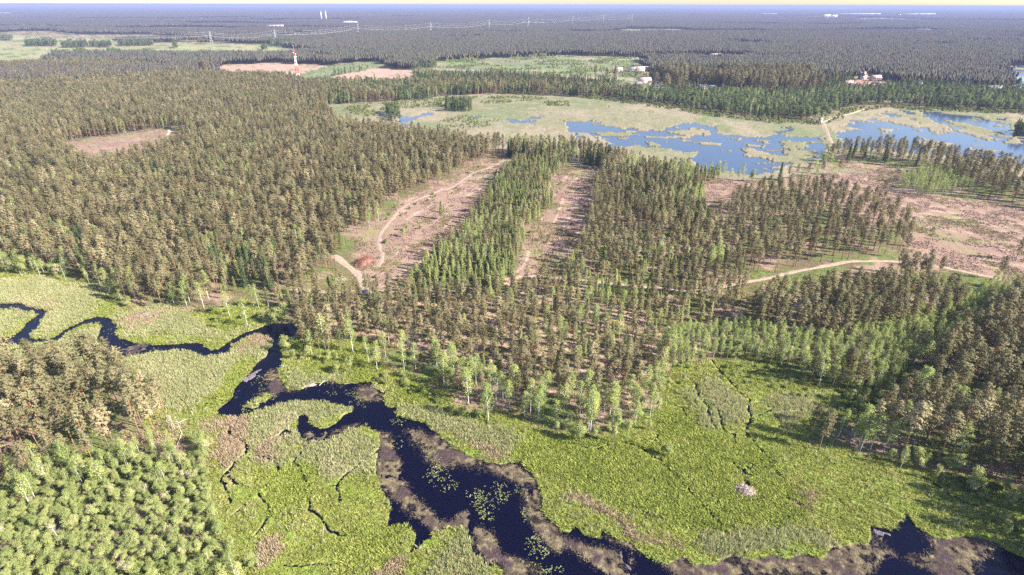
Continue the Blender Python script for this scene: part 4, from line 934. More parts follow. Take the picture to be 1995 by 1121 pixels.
# ------------------------------------------------------------------ the far forest
OPEN = [F_YEL, F_PINK, F_GREEN, F_PINK2, F_GRN2, F_MEAD, F_PATCH, F_FARR, F_VILL, F_RES, WETLAND] + LAKES + F_FAR2
NEARWOOD = [[(-700,585),(-500,135),(0,133),(150,127),(300,136),(415,153),(560,157),(600,168),(850,167),(1000,172),(1250,181),(1330,188),(1450,183),(1560,192),(1640,183),(1720,176),(1850,184),(2200,186),(2600,250),(2600,600)]]
def far_forest():
    # single trees of the middle distance
    gx, gy = np.meshgrid(np.arange(-1300, 1300, 5.4), np.arange(560, 1250, 5.4))
    x = (gx + rng.uniform(-2.4, 2.4, gx.shape)).ravel(); y = (gy + rng.uniform(-2.4, 2.4, gy.shape)).ravel()
    px, py, dep = project(x, y); D = np.hypot(x, y)
    k = (px > -250) & (px < 2250) & (D < 1270)
    for P in OPEN + NEARWOOD: k &= ~pip(px, py, P)
    for q in HOUSES:
        hp = at(q[0], q[1]); k &= ~((np.abs(x - hp[0]) < q[2] * .9 + 3) & (y < hp[1] + 8) & (y > hp[1] - 75))
    k &= fbm(x, y, 40, 611, 2) > .22
    x, y = x[k], y[k]; sc = rng.uniform(.75, 1.05, len(x))
    js = [p[2] for p in PROTO['pine']]
    sp = [p[2] for p in PROTO['spruce']]; bl = [p[2] for p in PROTO['dark']]
    u = rng.uniform(0, 1, len(x)); nb = fbm(x, y, 120, 621, 2)
    isb = (nb > .58) & (u < .6)
    vi = np.where(isb, len(js) + len(sp) + rng.integers(0, len(bl), len(x)), np.where(u < .15, len(js) + rng.integers(0, len(sp), len(x)), rng.integers(0, len(js), len(x))))
    sc = np.where(isb, sc * 1.7, sc)
    instancer('distant_pine_wood', np.c_[x, y, np.zeros(len(x)) - .05], rng.uniform(0, 6.28, len(x)), sc, vi, js + sp + bl, 'distant mixed pine wood beyond the marsh and the village', 'forest')
    print('FAR singles', len(x))
    m = attrmat('distant_tree_canopy')
    def patch(size, sp, seed, tint, hh, rr, n=5):
        r = np.random.default_rng(seed)
        g = np.arange(sp / 2, size, sp) - size / 2
        X, Y = np.meshgrid(g, g); X = (X + r.uniform(-.4, .4, X.shape) * sp).ravel(); Y = (Y + r.uniform(-.4, .4, Y.shape) * sp).ravel()
        k = len(X); H = r.uniform(hh * .75, hh * 1.15, k); Rr = r.uniform(rr * .8, rr * 1.25, k)
        V = np.zeros((k, n + 2, 3)); V[:, 0] = np.stack([X, Y, H], 1); V[:, 1] = np.stack([X, Y, H * .3], 1)
        for j in range(n):
            a = j * 2 * math.pi / n + r.uniform(0, 1, k); q = Rr * r.uniform(.6, 1.2, k)
            V[:, 2 + j] = np.stack([X + np.cos(a) * q, Y + np.sin(a) * q, H * r.uniform(.45, .8, k)], 1)
        o = np.arange(k)[:, None, None] * (n + 2)
        T = np.array([(0, 2 + j, 2 + (j + 1) % n) for j in range(n)] + [(1, 2 + (j + 1) % n, 2 + j) for j in range(n)])
        F = (o + T[None]).reshape(-1, 3)
        t = r.uniform(0, 1, (k, 1)); leafy = (r.uniform(0, 1, (k, 1)) < tint)
        c = np.where(leafy, np.array([[.080,.095,.058]]), np.array([[.042,.040,.037]]) * (1 - t) + np.array([[.110,.094,.075]]) * t)
        c = np.repeat(c[:, None], n + 2, 1).reshape(-1, 3)
        return mesh_np('far_wood_patch', V.reshape(-1, 3), [F], [m], attrs={'col': c})
    lv = [(1240, 2500, 30, 4.6, 17, 2.3, 4), (2450, 6500, 110, 5.5, 17, 2.8, 3), (6400, 24000, 440, 9.0, 18, 4.5, 3)]
    for li, (r0, r1, size, sp_, hh, rr, nv) in enumerate(lv):
        ps = [patch(size, sp_, 700 + li * 10 + i, .02 + .30 * i / max(1, nv), hh, rr, 5 if li == 0 else 4) for i in range(nv + 1)]
        g = np.arange(-r1, r1 + size, size); X, Y = np.meshgrid(g, g[g > -size]); X = X.ravel(); Y = Y.ravel()
        D = np.hypot(X, Y); px, py, _ = project(X, Y)
        k = (D >= r0 + (size * .3 if li else 0)) & (D < r1) & (px > -300) & (px < 2300)
        op = np.zeros(len(X), bool)
        for P in OPEN: op |= pip(px, py, P)
        k &= ~op
        # openings far away: small fields, towns
        nz = fbm(X * .35, Y, 600 if li else 300, 631, 3)
        k &= nz < (.70 if li == 0 else .66)
        X, Y = X[k], Y[k]
        vi = np.clip(((fbm(X, Y, 500, 641, 2) - .3) / .4 * nv).astype(int) + rng.integers(-1, 2, len(X)), 0, nv)
        instancer(('distant_forest', 'remote_forest', 'horizon_forest')[li], np.c_[X, Y, np.full(len(X), -.1)], rng.integers(0, 4, len(X)) * math.pi / 2, rng.uniform(.97, 1.1, len(X)), vi, ps,
                  ('dark forest stretching behind the fields and the village', 'bluish forest plain in the far distance', 'hazy forest running up to the horizon')[li], 'forest')
        print('PATCH', li, len(X))

# ------------------------------------------------------------------ marsh plants, floating leaves
def marsh_plants():
    sp = .72
    gx, gy = np.meshgrid(np.arange(-330, 330, sp), np.arange(70, 262, sp))
    x = (gx + rng.uniform(-.5, .5, gx.shape) * sp).ravel(); y = (gy + rng.uniform(-.5, .5, gy.shape) * sp).ravel()
    px, py, _ = project(x, y); k = (px > -90) & (px < 2090) & (py > 505) & (py < 1230)
    x, y = x[k], y[k]; cl, px, py = classify(x, y, grow=.34); u = rng.uniform(0, 1, len(x))
    rd = roaddist(x, y)
    def mk(mat, name, args, n):
        L = []
        for i in range(n):
            V, Q, T = tuft(900 + i * 3 + len(name), *args); L.append(mesh_np(name, V, [Q, T], [M[mat]]))
        return L
    def put(name, s, mat, args, sc, z, label, cat, n=5):
        c = int(s.sum())
        if c == 0: return
        instancer(name, np.c_[x[s], y[s], np.full(c, z)], rng.uniform(0, 6.28, c), rng.uniform(*sc, c), rng.integers(0, n, c), mk(mat, name, args, n), label, cat)
        print('TUFT', name, c)
    n1 = fbm(x, y, 7, 801, 3)
    put('sedge', (cl == CI['sedge']) & (u < .80) | (cl == CI['floor']) & (u < .10) & (rd > 1), 'sedge', (.5, .5, 16, .08, .7, .42), (.7, 1.35), 0, 'green sedge tussocks covering the marsh', 'sedge')
    put('lush_sedge', (cl == CI['lush']) & (u < .95), 'lush', (.62, .6, 20, .10, .8, .5), (.7, 1.4), 0, 'bright green tussocks on the open marsh right of the river', 'sedge')
    put('reeds', (cl == CI['pale']) & (u < .95) | (cl == CI['sedge']) & (u > .93) & (n1 > .5), 'reed', (1.25, .4, 16, .055, .45, .5), (.7, 1.25), 0, 'pale reed beds along the river banks', 'reeds')
    put('dry_reeds', (cl == CI['dry']) & (u < .95) | (cl == CI['pale']) & (u > .95), 'dry', (1.15, .4, 16, .06, .5, .5), (.7, 1.2), 0, 'pinkish dry reed patches beside the water', 'reeds')
    # finer floating growth
    sp2 = .55
    gx, gy = np.meshgrid(np.arange(-120, 240, sp2), np.arange(74, 210, sp2))
    x = (gx + rng.uniform(-.5, .5, gx.shape) * sp2).ravel(); y = (gy + rng.uniform(-.5, .5, gy.shape) * sp2).ravel()
    cl, px, py = classify(x, y); u = rng.uniform(0, 1, len(x)); n1 = fbm(x, y, 5, 811, 3)
    put('floating_weed', (cl == CI['mat']) & (n1 > .33) & (px > -60) & (px < 2060), 'float', (.13, .5, 10, .045, .5, .4), (.7, 1.5), WZ, 'brown-green floating weed on the river margins', 'water plants')
    # lily leaves
    LZ = [(855,920,26,18),(875,945,22,14),(845,935,26,20),(935,965,26,16),(955,1000,28,18),(940,985,26,14),(975,960,18,26),(1030,1005,16,14),(1035,1060,20,24),(1050,1075,22,14),(840,885,16,16),(700,782,22,14),(690,765,20,10),(775,818,16,14),(1072,1110,24,8),(1040,1098,12,5),(1090,1112,10,8),(520,775,24,10),(455,765,14,14),(480,800,12,6),(505,745,20,18),(640,765,20,8),(260,690,26,8),(300,682,18,4),(215,640,14,20),(830,862,30,12),(775,862,12,16),(870,905,26,14),(1010,955,10,12),(1095,1062,8,5)]
    P = []
    for a, b, ra, rb in LZ:
        n = int(ra * rb * .20)
        t = rng.uniform(0, 6.28, n); q = np.sqrt(rng.uniform(0, 1, n)) * rng.uniform(.7, 1.15, n)
        for i in range(n): P.append(at(a + math.cos(t[i]) * q[i] * ra, b + math.sin(t[i]) * q[i] * rb, WZ + .02))
    P = np.array(P); cl, px, py = classify(P[:, 0], P[:, 1]); k = np.isin(cl, [CI['mud'], CI['mat']]) & (fbm(P[:, 0], P[:, 1], 3.2, 821, 2) + rng.uniform(-.35, .35, len(P)) > .5)
    P = P[k]
    ms = []
    for i in range(4):
        r = np.random.default_rng(950 + i); V = []; T = []
        for q in range(2):
            cx, cy = r.uniform(-.35, .35, 2); rr = r.uniform(.08, .16); tl = r.uniform(-.25, .25, 2); b0 = len(V); V.append((cx, cy, .03))
            for j in range(8): a = j * .74 + .4; V.append((cx + rr * math.cos(a), cy + rr * math.sin(a), .04 + rr * (tl[0] * math.cos(a) + tl[1] * math.sin(a))))
            T += [(b0, b0 + 1 + j, b0 + 2 + j) for j in range(7)]
        ms.append(mesh_np('lily_pads', V, [np.array(T)], [M['lily']]))
    instancer('lily_pads', P, rng.uniform(0, 6.28, len(P)), rng.uniform(.7, 1.3, len(P)), rng.integers(0, 4, len(P)), ms, 'yellow-green lily pads floating in patches on the dark river', 'lily pads')
    print('LILY', len(P))
marsh_plants()

def brash():
    L = []
    for i in range(5):
        r = np.random.default_rng(60 + i); mb = MB()
        for q in range(9):
            a = r.uniform(0, 6.28); p = np.array([*r.normal(0, .8, 2), .08]); l = r.uniform(.4, 1.6)
            mb.tube([p, p + np.array([math.cos(a) * l, math.sin(a) * l, r.uniform(-.02, .35)])], [.06, .02], 3)
        for q in range(3):
            p = np.array([*r.normal(0, 1.0, 2), 0]); mb.tube([p, p + np.array([0, 0, .35])], [.22, .18], 6)
        L.append(mb.build('brash', M['brash'], mesh_only=True))
    X = []
    for P in (CLR1, CLR2, CLR3, CLR4, F_CLR0):
        x, y, px, py = grid(P, 2.6); X.append(np.c_[x, y])
    X = np.concatenate(X); k = (roaddist(X[:, 0], X[:, 1]) > .8) & (fbm(X[:, 0], X[:, 1], 9, 881, 3) > .48); X = X[k]; n = len(X)
    instancer('brash', np.c_[X, np.zeros(n)], rng.uniform(0, 6.28, n), rng.uniform(.6, 1.5, n), rng.integers(0, 5, n), L, 'grey-brown felling waste and stumps scattered over the clearings', 'felling waste')
    # coarse grass clumps among them and in the open woods
    x, y, px, py = grid(CLR4, 2.2); X = [np.c_[x, y]]
    for P in (CLR1, CLR2, CLR3): x, y, px, py = grid(P, 2.0); X.append(np.c_[x, y])
    X = np.concatenate(X); k = (roaddist(X[:, 0], X[:, 1]) > .5) & (fbm(X[:, 0], X[:, 1], 14, 891, 3) > .60); X = X[k]; n = len(X)
    ms = []
    for i in range(4):
        V, Q, T = tuft(1500 + i, .5, .5, 18, .09, .7, .6); ms.append(mesh_np('rough_grass', V, [Q, T], [M['rough']]))
    instancer('rough_grass', np.c_[X, np.zeros(n)], rng.uniform(0, 6.28, n), rng.uniform(.7, 1.7, n), rng.integers(0, 4, n), ms, 'rough yellowish grass growing over the clearings', 'grass')
M['brash'] = plain('brash_wood', (.24,.165,.135), .95, .3, .5)
M['rough'] = leafmat('rough_grass_blades', (.16,.17,.06), (.27,.25,.10), (.35,.28,.16), trans=.3, scale=.1)
brash()
# ------------------------------------------------------------------ built things
M['wallw'] = plain('white_render', (.58,.56,.53), .8); M['wallp'] = plain('pink_render', (.66,.46,.38), .8); M['wallc'] = plain('cream_render', (.72,.62,.42), .8)
M['roofg'] = plain('grey_roof', (.22,.20,.24), .7); M['roofr'] = plain('red_roof', (.45,.16,.12), .7); M['roofp'] = plain('pink_roof', (.55,.38,.36), .7)
M['glass'] = plain('dark_window_glass', (.03,.04,.06), .12, .02, spec=.6); M['metal'] = plain('galvanised_steel', (.50,.50,.52), .45, .05, metal=.3)
M['redp'] = plain('red_mast_paint', (.55,.07,.06), .6); M['whitep'] = plain('white_mast_paint', (.82,.80,.78), .6); M['wood'] = plain('weathered_timber', (.42,.36,.31), .85); M['brick'] = plain('brick_chimney', (.35,.16,.11), .9)
M['wire'] = plain('bright_cable', (.8,.8,.82), .4, .02); M['conc'] = plain('pale_concrete', (.62,.60,.56), .85); M['darkw'] = plain('dark_timber', (.10,.08,.08), .85)
M['stick'] = plain('red_brown_branches', (.26,.125,.095), .9, .25, .8); M['lstick'] = plain('bleached_sticks', (.44,.355,.31), .9, .3, 1.2); M['carb'] = plain('blue_car_paint', (.02,.04,.28), .3, .02, spec=.6); M['rubber'] = plain('black_rubber', (.02,.02,.02), .9, .02); M['lamp'] = plain('headlight_glass', (.8,.8,.75), .2, .02)
def house(px, py, w, d, h, wall, roof, label, rz=0.0, rows=1, cat='house', grp='houses of the village'):
    p = at(px, py); e = empty('house', (p[0], p[1], -.05), rz); tag(e, label, cat, grp)
    b = MB(); b.box(-w / 2, w / 2, -d / 2, d / 2, 0, h)
    rh = d * .38
    V = [(-w/2, -d/2, h), (-w/2, d/2, h), (-w/2, 0, h + rh * .92), (w/2, -d/2, h), (w/2, d/2, h), (w/2, 0, h + rh * .92)]
    b.add(V, None, [(0, 2, 1), (3, 4, 5)]); b.build('wall', M[wall], e)
    r = MB(); ov = .5; t = .18
    for s in (-1, 1):
        V = [(-w/2 - ov, s * (d/2 + ov), h - .3), (w/2 + ov, s * (d/2 + ov), h - .3), (w/2 + ov, 0, h + rh), (-w/2 - ov, 0, h + rh)]
        V2 = [(a, b_, c + t) for a, b_, c in V]
        r.add(V + V2, [(0,1,2,3), (4,7,6,5), (0,4,5,1), (1,5,6,2), (3,7,4,0)])
    ro = r.build('roof', M[roof], e)
    c = MB(); c.box(w * .2, w * .2 + .8, -.4, .4, h + rh * .5, h + rh + 1.2); c.build('chimney', M['brick'], ro)
    for q in range(rows):
        z = 1.0 + q * 2.8; n = max(2, int(w / 3.2))
        for i in range(n):
            x = -w / 2 + w * (i + .5) / n
            if q == 0 and i == n // 2:
                dd = MB(); dd.box(x - .5, x + .5, -d / 2 - .06, -d / 2, 0.05, 2.1); dd.build('door', M['wood'], e); continue
            f = MB(); f.box(x - .65, x + .65, -d / 2 - .05, -d / 2, z, z + 1.4); fo = f.build('window', M['whitep'], e)
            g = MB(); g.box(x - .55, x + .55, -d / 2 - .08, -d / 2 - .05, z + .1, z + 1.3); g.build('pane', M['glass'], fo)
    return e
HOUSES = [
 (1205,141,14,9,5.5,'wallw','roofp','white house at the left edge of the village beside the meadow',0,2),(1232,141,12,10,6,'wallw','roofg','white house with a dark roof, second from the meadow',.2,2),(1246,140,18,10,6,'wallw','roofp','wide pale-roofed house in the row behind the village green',0,2),(1258,138,16,9,5,'wallp','roofp','pinkish house at the wood edge behind the village',-.1,2),
 (1256,166,18,12,7.5,'wallc','roofp','large cream house with a pale hipped roof in the village',.1,2),(1280,169,13,10,5,'wallw','roofr','white gabled house with a red roof at the village edge',1.4,2),(1243,172,9,9,6,'wallw','roofg','small white house in front of the cream one',.3,2),(1214,175,20,8,3,'wallp','roofp','long low pink-roofed building beside the village lawn',0,1),(1226,168,8,6,3,'darkw','roofg','dark shed left of the cream house',0,1),
 (1653,170,16,10,6,'wallp','roofp','pink building at the left of the forest resort',.1,2),(1666,172,20,9,5,'wallw','roofp','long white building at the middle of the forest resort',0,2),(1682,174,26,10,6,'wallc','roofr','large cream and red building of the forest resort',0,2),(1697,176,22,10,5.5,'wallp','roofp','broad pink building at the right of the forest resort',-.1,2),(1712,171,14,9,6,'wallw','roofp','white building at the right end of the forest resort',.2,2),(1679,155,10,10,9,'wallw','roofp','tall white house behind the forest resort',.2,3),(1705,158,16,10,6,'wallp','roofp','pink house behind the forest resort on its right',0,2),
 (1481,118,26,12,9,'wallw','roofg','white gabled house among the pines beyond the village',1.3,3),(1394,114,26,12,7,'wallw','roofp','white house among the pines, leftmost of the far row',0,2),(1443,116,40,12,6,'wallw','roofr','long white house with red roof among the far pines',0,2),(1420,120,34,12,6,'wallw','roofg','long pale building among the far pines',0,2),(1527,119,30,12,7,'wallw','roofp','pale house among the pines at the right of the far row',.1,2),
 (1929,129,34,12,8,'wallw','roofr','white house with a red roof near the distant lake',.1,2),(1943,131,18,12,8,'wallp','roofr','small red-roofed house near the distant lake',0,2),(1934,180,26,10,6,'wallw','roofg','long pale building in the trees by the right lake shore',0,2),(1789,168,12,9,7,'wallw','roofg','white house in the trees behind the lake',1.3,2),(1367,174,14,9,4,'wallw','roofg','pale cabin at the edge of the shore wood, left one',0,1),(1384,176,14,9,4,'wallw','roofg','pale cabin at the edge of the shore wood, right one',0,1),(1502,138,18,10,7,'wallw','roofg','pale house deep in the pine wood above the village',.4,2),
 (336,127,30,12,4,'wallp','roofp','long pink-roofed farm building beyond the left wood',0,1),(355,123,12,9,8,'wallw','roofg','tall white farmhouse beyond the left wood',0,2),(269,125,20,10,4,'wallw','roofp','low pale farm building beyond the left wood',0,1),
]
for q in HOUSES:
    house(q[0], q[1], q[2], q[3], q[4], q[5], q[6], q[7], q[8], q[9])
far_forest()
def block(px, py, w, d, h, wall, label, n=6):
    p = at(px, py); e = empty('apartment_block', (p[0], p[1], 0)); tag(e, label, 'building', 'far buildings in the forest')
    b = MB(); b.box(-w/2, w/2, -d/2, d/2, 0, h); b.build('wall', M[wall], e)
    r = MB(); r.box(-w/2 - .6, w/2 + .6, -d/2 - .6, d/2 + .6, h, h + 1.2); r.build('roof', M['roofg'], e)
    for i in range(n):
        x = -w/2 + w * (i + .5) / n; f = MB(); f.box(x - w/n*.3, x + w/n*.3, -d/2 - .3, -d/2, h*.35, h*.8); f.build('window', M['glass'], e)
for a in [(1025,48.5,260,40,14,'wallw','long bright factory roof shining in the far forest'),(1606,38.5,80,40,44,'wallw','white tower block standing on the far forest plain, left one'),(1621,38.2,70,40,40,'wallw','white tower block standing on the far forest plain, right one'),(530,54,130,40,14,'wallp','long red and white building in the forest left of the middle'),(1660,30.5,700,90,26,'wallw','row of pale buildings near the horizon right of the middle'),(1780,31,500,90,28,'wallw','row of pale buildings near the horizon at the right'),(1790,63,90,30,14,'wallw','pale building in the far suburb at the right'),(1490,30,300,60,22,'wallw','thin pale strip of buildings near the horizon'),(690,52,90,40,12,'wallw','pale building beside the pale heap in the far forest')]: block(*a)
def heap(px, py, w, h, mat, name, label, cat):
    p = at(px, py); r = np.random.default_rng(3); n = 24; V = [(0, 0, h)]; T = []; Q = []
    for q, (f, g) in enumerate(((.35, .8), (.7, .4), (1, 0))):
        for k in range(n): a = k * 2 * math.pi / n; j = r.uniform(.85, 1.15); V.append((w * f * j * math.cos(a), w * .6 * f * j * math.sin(a), h * g * j))
    for k in range(n): T.append((0, 1 + k, 1 + (k + 1) % n))
    for i in range(2):
        for k in range(n): Q.append((1 + i*n + k, 1 + (i+1)*n + k, 1 + (i+1)*n + (k+1) % n, 1 + i*n + (k+1) % n))
    o = link(name, mesh_np(name, V, [np.array(Q), np.array(T)], [mat])); o.location = p; tag(o, label, cat)
heap(683, 49, 110, 24, M['conc'], 'spoil_heap', 'pale grey heap rising out of the far forest', 'heap')

def bar(mb, a, b, r): mb.tube([a, b], r, 4)
def mast():
    p = at(582, 160); H = 52.0; e = empty('radio_mast', (p[0], p[1], 0), .4); tag(e, 'red and white lattice radio mast above the left wood', 'mast')
    segs = [(0, .10, 'whitep'), (.10, .26, 'whitep'), (.26, .48, 'redp'), (.48, .80, 'whitep'), (.80, 1, 'redp')]
    def half(z): return 3.4 * (1 - z) ** 1.15 + .45
    for a, b, mt in segs[1:] if False else segs:
        mb = MB(); n = max(1, int((b - a) * 12))
        for i in range(n):
            z0 = a + (b - a) * i / n; z1 = a + (b - a) * (i + 1) / n; h0, h1 = half(z0), half(z1)
            c0 = [(h0, h0), (-h0, h0), (-h0, -h0), (h0, -h0)]; c1 = [(h1, h1), (-h1, h1), (-h1, -h1), (h1, -h1)]
            for j in range(4):
                P0 = (*c0[j], z0 * H); P1 = (*c1[j], z1 * H); Q0 = (*c0[(j+1) % 4], z0 * H); Q1 = (*c1[(j+1) % 4], z1 * H)
                bar(mb, P0, P1, .28); bar(mb, P0, Q1, .14); bar(mb, Q0, P1, .14); bar(mb, P1, Q1, .14)
        mb.build('lattice_section', M[mt], e)
    b = MB(); bar(b, (0, 0, H), (0, 0, H + 7), .15); b.build('antenna_rod', M['whitep'], e)
    for i, (z, s) in enumerate(((.86, 1), (.9, -1), (.78, 1))):
        k = MB(); k.tube([(s * 1.2, -.6, z * H), (s * 2.0, -1.3, z * H)], [.9, .9], 12); k.build('dish_antenna', M['whitep'], e)
    k = MB(); k.box(4.5, 9, -2, 2, 0, 3); k.box(4.3, 9.2, -2.2, 2.2, 3, 3.3); k.build('equipment_cabin', M['whitep'], e)
mast()
PYL = []
def pylon(px, py, H, label):
    p = at(px, py); e = empty('pylon', (p[0], p[1], 0), .25); tag(e, label, 'pylon', 'pylons of the power line')
    mb = MB(); lv = [0, .18, .34, .48, .6, .7, .8, .9, 1.0]; hw = lambda t: 3.6 * (1 - t) ** 1.3 + .5
    for a, b in zip(lv[:-1], lv[1:]):
        h0, h1 = hw(a), hw(b)
        for j in range(4):
            cs = [(1, 1), (-1, 1), (-1, -1), (1, -1)]; c, d = cs[j], cs[(j+1) % 4]
            bar(mb, (c[0]*h0, c[1]*h0, a*H), (c[0]*h1, c[1]*h1, b*H), .22); bar(mb, (c[0]*h0, c[1]*h0, a*H), (d[0]*h1, d[1]*h1, b*H), .16)
    mb.build('lattice_tower', M['metal'], e)
    for z, w in ((.66, 7), (.80, 5.5), (.93, 4.5)):
        k = MB(); bar(k, (-w, 0, z*H), (w, 0, z*H), .24); bar(k, (-w, 0, z*H), (0, 0, z*H + 1.8), .14); bar(k, (w, 0, z*H), (0, 0, z*H + 1.8), .14); k.build('crossarm', M['metal'], e)
    PYL.append((p, H))
for a in [(-160,87,38,'lattice pylon out on the fields at the left end of the power line'),(413,87,40,'tall pale pylon behind the yellow fields, left one'),(538,84,42,'tall pale pylon behind the yellow fields, right one'),(699,72,48,'pylon above the forest, leftmost of the row in the middle'),(840,69,52,'pylon above the forest, second of the row in the middle'),(953,62,54,'pylon above the forest, third of the row in the middle'),(1029,57.5,58,'pylon above the forest, fourth of the row in the middle'),(1115,52,58,'pylon above the forest, fifth of the row in the middle'),(1175,50.5,66,'pylon above the forest, sixth of the row in the middle'),(1231,49,66,'pylon above the forest, rightmost of the row in the middle')]: pylon(*a)
def wires():
    for i in range(len(PYL) - 1):
        (a, ha), (b, hb) = PYL[i], PYL[i + 1]
        e = MB()
        for f, off in ((.66, -7), (.66, 7), (.80, 5.5), (.93, -4.5)):
            pts = []
            for k in range(13):
                t = k / 12; q = a * (1 - t) + b * t; q = q + np.array([off * .97, off * .25, 0]); q[2] = (ha * (1 - t) + hb * t) * f - 4 * t * (1 - t) * 9
                pts.append(q)
            e.tube(pts, .085, 4)
        o = e.build('power_cable', M['wire']); tag(o, f'sagging pale cables {["left of the first field pylon","between the two field pylons","from the right field pylon into the forest","between the first and second forest pylons","between the second and third forest pylons","between the third and fourth forest pylons","between the fourth and fifth forest pylons","between the fifth and sixth forest pylons","between the last two forest pylons"][i]}', 'power cable', 'cables of the power line')
wires()
for i, (a, b, H) in enumerate([(627,41,95),(636,41.5,100)]):
    p = at(a, b); e = empty('chimney_stack', (p[0], p[1], 0)); tag(e, ('thin white stack on the horizon plain, left of two', 'thin white stack on the horizon plain, right of two')[i], 'chimney', 'pair of far stacks')
    k = MB(); k.tube([(0, 0, 0), (0, 0, H * .7)], [5, 3.5], 12); k.build('shaft', M['conc'], e); k = MB(); k.tube([(0, 0, H * .7), (0, 0, H * .74)], [6.4, 6.4], 12); k.build('top_ring', M['metal'], e)

def sluice():
    p = at(1597, 241); e = empty('sluice_tower', (p[0], p[1], 0), .35); tag(e, 'small white tower standing at the dam between the two lakes', 'tower')
    b = MB(); b.box(-1.6, 1.6, -1.6, 1.6, 0, 6.4); b.build('wall', M['wallw'], e)
    r = MB(); r.box(-2, 2, -2, 2, 6.4, 6.8); r.build('roof', M['roofg'], e)
    d = MB(); d.box(-.5, .5, -1.68, -1.6, .1, 2.1); d.build('door', M['darkw'], e)
    d = MB(); d.box(-.7, .7, -1.68, -1.6, 3.8, 5.2); d.build('window', M['glass'], e)
    d = MB(); d.box(-1.66, -1.6, -.7, .7, 3.8, 5.2); d.build('window', M['glass'], e)
    p = at(1583, 239.5); e = empty('jetty', (p[0], p[1], 0), 0); tag(e, 'low timber jetty left of the white dam tower', 'jetty')
    b = MB(); b.box(-5.5, 5.5, -1.4, 1.4, .8, 1.0); b.build('deck', M['wood'], e)
    for s in (-5, -2.5, 0, 2.5, 5):
        for t in (-1.2, 1.2):
            q = MB(); q.tube([(s, t, -1), (s, t, .8)], .12, 6); q.build('post', M['wood'], e)
sluice()
def car():
    p = at(712, 571); e = empty('parked_car', (p[0], p[1], .10), .12); tag(e, 'dark blue car parked at the road fork in the pine wood', 'car')
    prof = [(-2.15, .35), (-2.2, .75), (-1.95, .95), (-1.35, 1.0), (-.85, 1.42), (.75, 1.45), (1.45, 1.0), (2.1, .92), (2.2, .6), (2.15, .35)]
    V = []; n = len(prof)
    for s in (-.85, .85):
        for x, z in prof: V.append((x, s * (1 if z < 1.1 else .82), z))
    Q = [(i, (i+1) % n, n + (i+1) % n, n + i) for i in range(n)]
    me = MB(); me.add(V, Q); c = len(V)
    V2 = V[:n] + [(0, -.85, .7)]; me.add(V2, None, [(n, (i+1) % n, i) for i in range(n)])
    V3 = V[n:] + [(0, .85, .7)]; me.add(V3, None, [(n, i, (i+1) % n) for i in range(n)])
    me.build('body', M['carb'], e)
    for s in (-1, 1):
        g = MB(); V = [(-.8, s*.78, 1.36), (.65, s*.78, 1.38), (1.2, s*.86, 1.04), (-1.15, s*.86, 1.04)]; V += [(x, y + s*.015, z) for x, y, z in V]; g.add(V, [(4,5,6,7), (0,3,2,1), (0,1,5,4), (2,3,7,6)]); g.build('side_window', M['glass'], e)
        for x in (-1.35, 1.35):
            w = MB(); w.tube([(x, s*.72, .33), (x, s*.9, .33)], .33, 14); wo_ = w.build('wheel', M['rubber'], e); w = MB(); w.tube([(x, s*.9, .33), (x, s*.92, .33)], .19, 10); w.build('rim', M['metal'], wo_)
        l = MB(); l.box(2.16, 2.21, s*.62 - .15, s*.62 + .15, .62, .78); l.build('headlight', M['lamp'], e)
    g = MB(); g.add([(.80, -.66, 1.43), (.80, .66, 1.43), (1.42, .78, 1.03), (1.42, -.78, 1.03), (.84, -.66, 1.46), (.84, .66, 1.46), (1.47, .78, 1.06), (1.47, -.78, 1.06)], [(4,7,6,5), (0,1,2,3), (3,2,6,7)]); g.build('windscreen', M['glass'], e)
car()
def stickheap(name, px, py, rx, ry, h, n, L, rad, mat, label, cat, seed, rz=0.0):
    p = at(px, py); r = np.random.default_rng(seed); mb = MB()
    m_ = MB(); V = [(0, 0, h * .8)]; T = []; Q = []; k_ = 16
    for f, g in ((.5, .62), (.95, 0)):
        for k in range(k_): a = k * 2 * math.pi / k_; j = r.uniform(.85, 1.1); V.append((rx*f*j*math.cos(a), ry*f*j*math.sin(a), h*g*j - .05))
    mb.add(V, [(1+k, 1+k_+k, 1+k_+(k+1) % k_, 1+(k+1) % k_) for k in range(k_)], [(0, 1+k, 1+(k+1) % k_) for k in range(k_)])
    for i in range(n):
        a = r.uniform(0, 6.28); q = math.sqrt(r.uniform(0, 1)); x = rx*q*math.cos(a); y = ry*q*math.sin(a); z = h * (1 - q*q) * r.uniform(.75, 1.05) + .08
        b = r.uniform(0, 6.28); l = L * r.uniform(.4, 1.0); dz = r.uniform(-.35, .45) * l
        mb.tube([(x, y, z), (x + math.cos(b)*l, y + math.sin(b)*l, max(.05, z + dz))], [rad * r.uniform(.6, 1.3), rad * .4], 4)
    o = mb.build(name, mat); o.location = (p[0], p[1], 0); o.rotation_euler = (0, 0, rz); tag(o, label, cat)
stickheap('brush_pile', 711, 512, 4.2, 6.5, 3.4, 520, 2.4, .06, M['stick'], 'tall red-brown pile of felled branches beside the sand road', 'brush pile', 1, -.4)
stickheap('brush_pile', 665, 545, 2.6, 2.0, 1.1, 140, 1.8, .05, M['lstick'], 'small pale brush heap in the open wood left of the road fork', 'brush pile', 2)
stickheap('brush_pile', 600, 750, 3.0, 1.2, .5, 60, 2.0, .05, M['lstick'], 'drifted pale branches on the river edge', 'brush pile', 12)
stickheap('brush_pile', 1790, 362, 7, 3, .9, 160, 3, .09, M['lstick'], 'grey brush left in front of the pale birch group', 'brush pile', 13)
stickheap('brush_pile', 285, 615, 5, 2.0, .6, 90, 3.5, .08, M['lstick'], 'tangle of fallen dry trunks at the foot of the left wood', 'brush pile', 14)
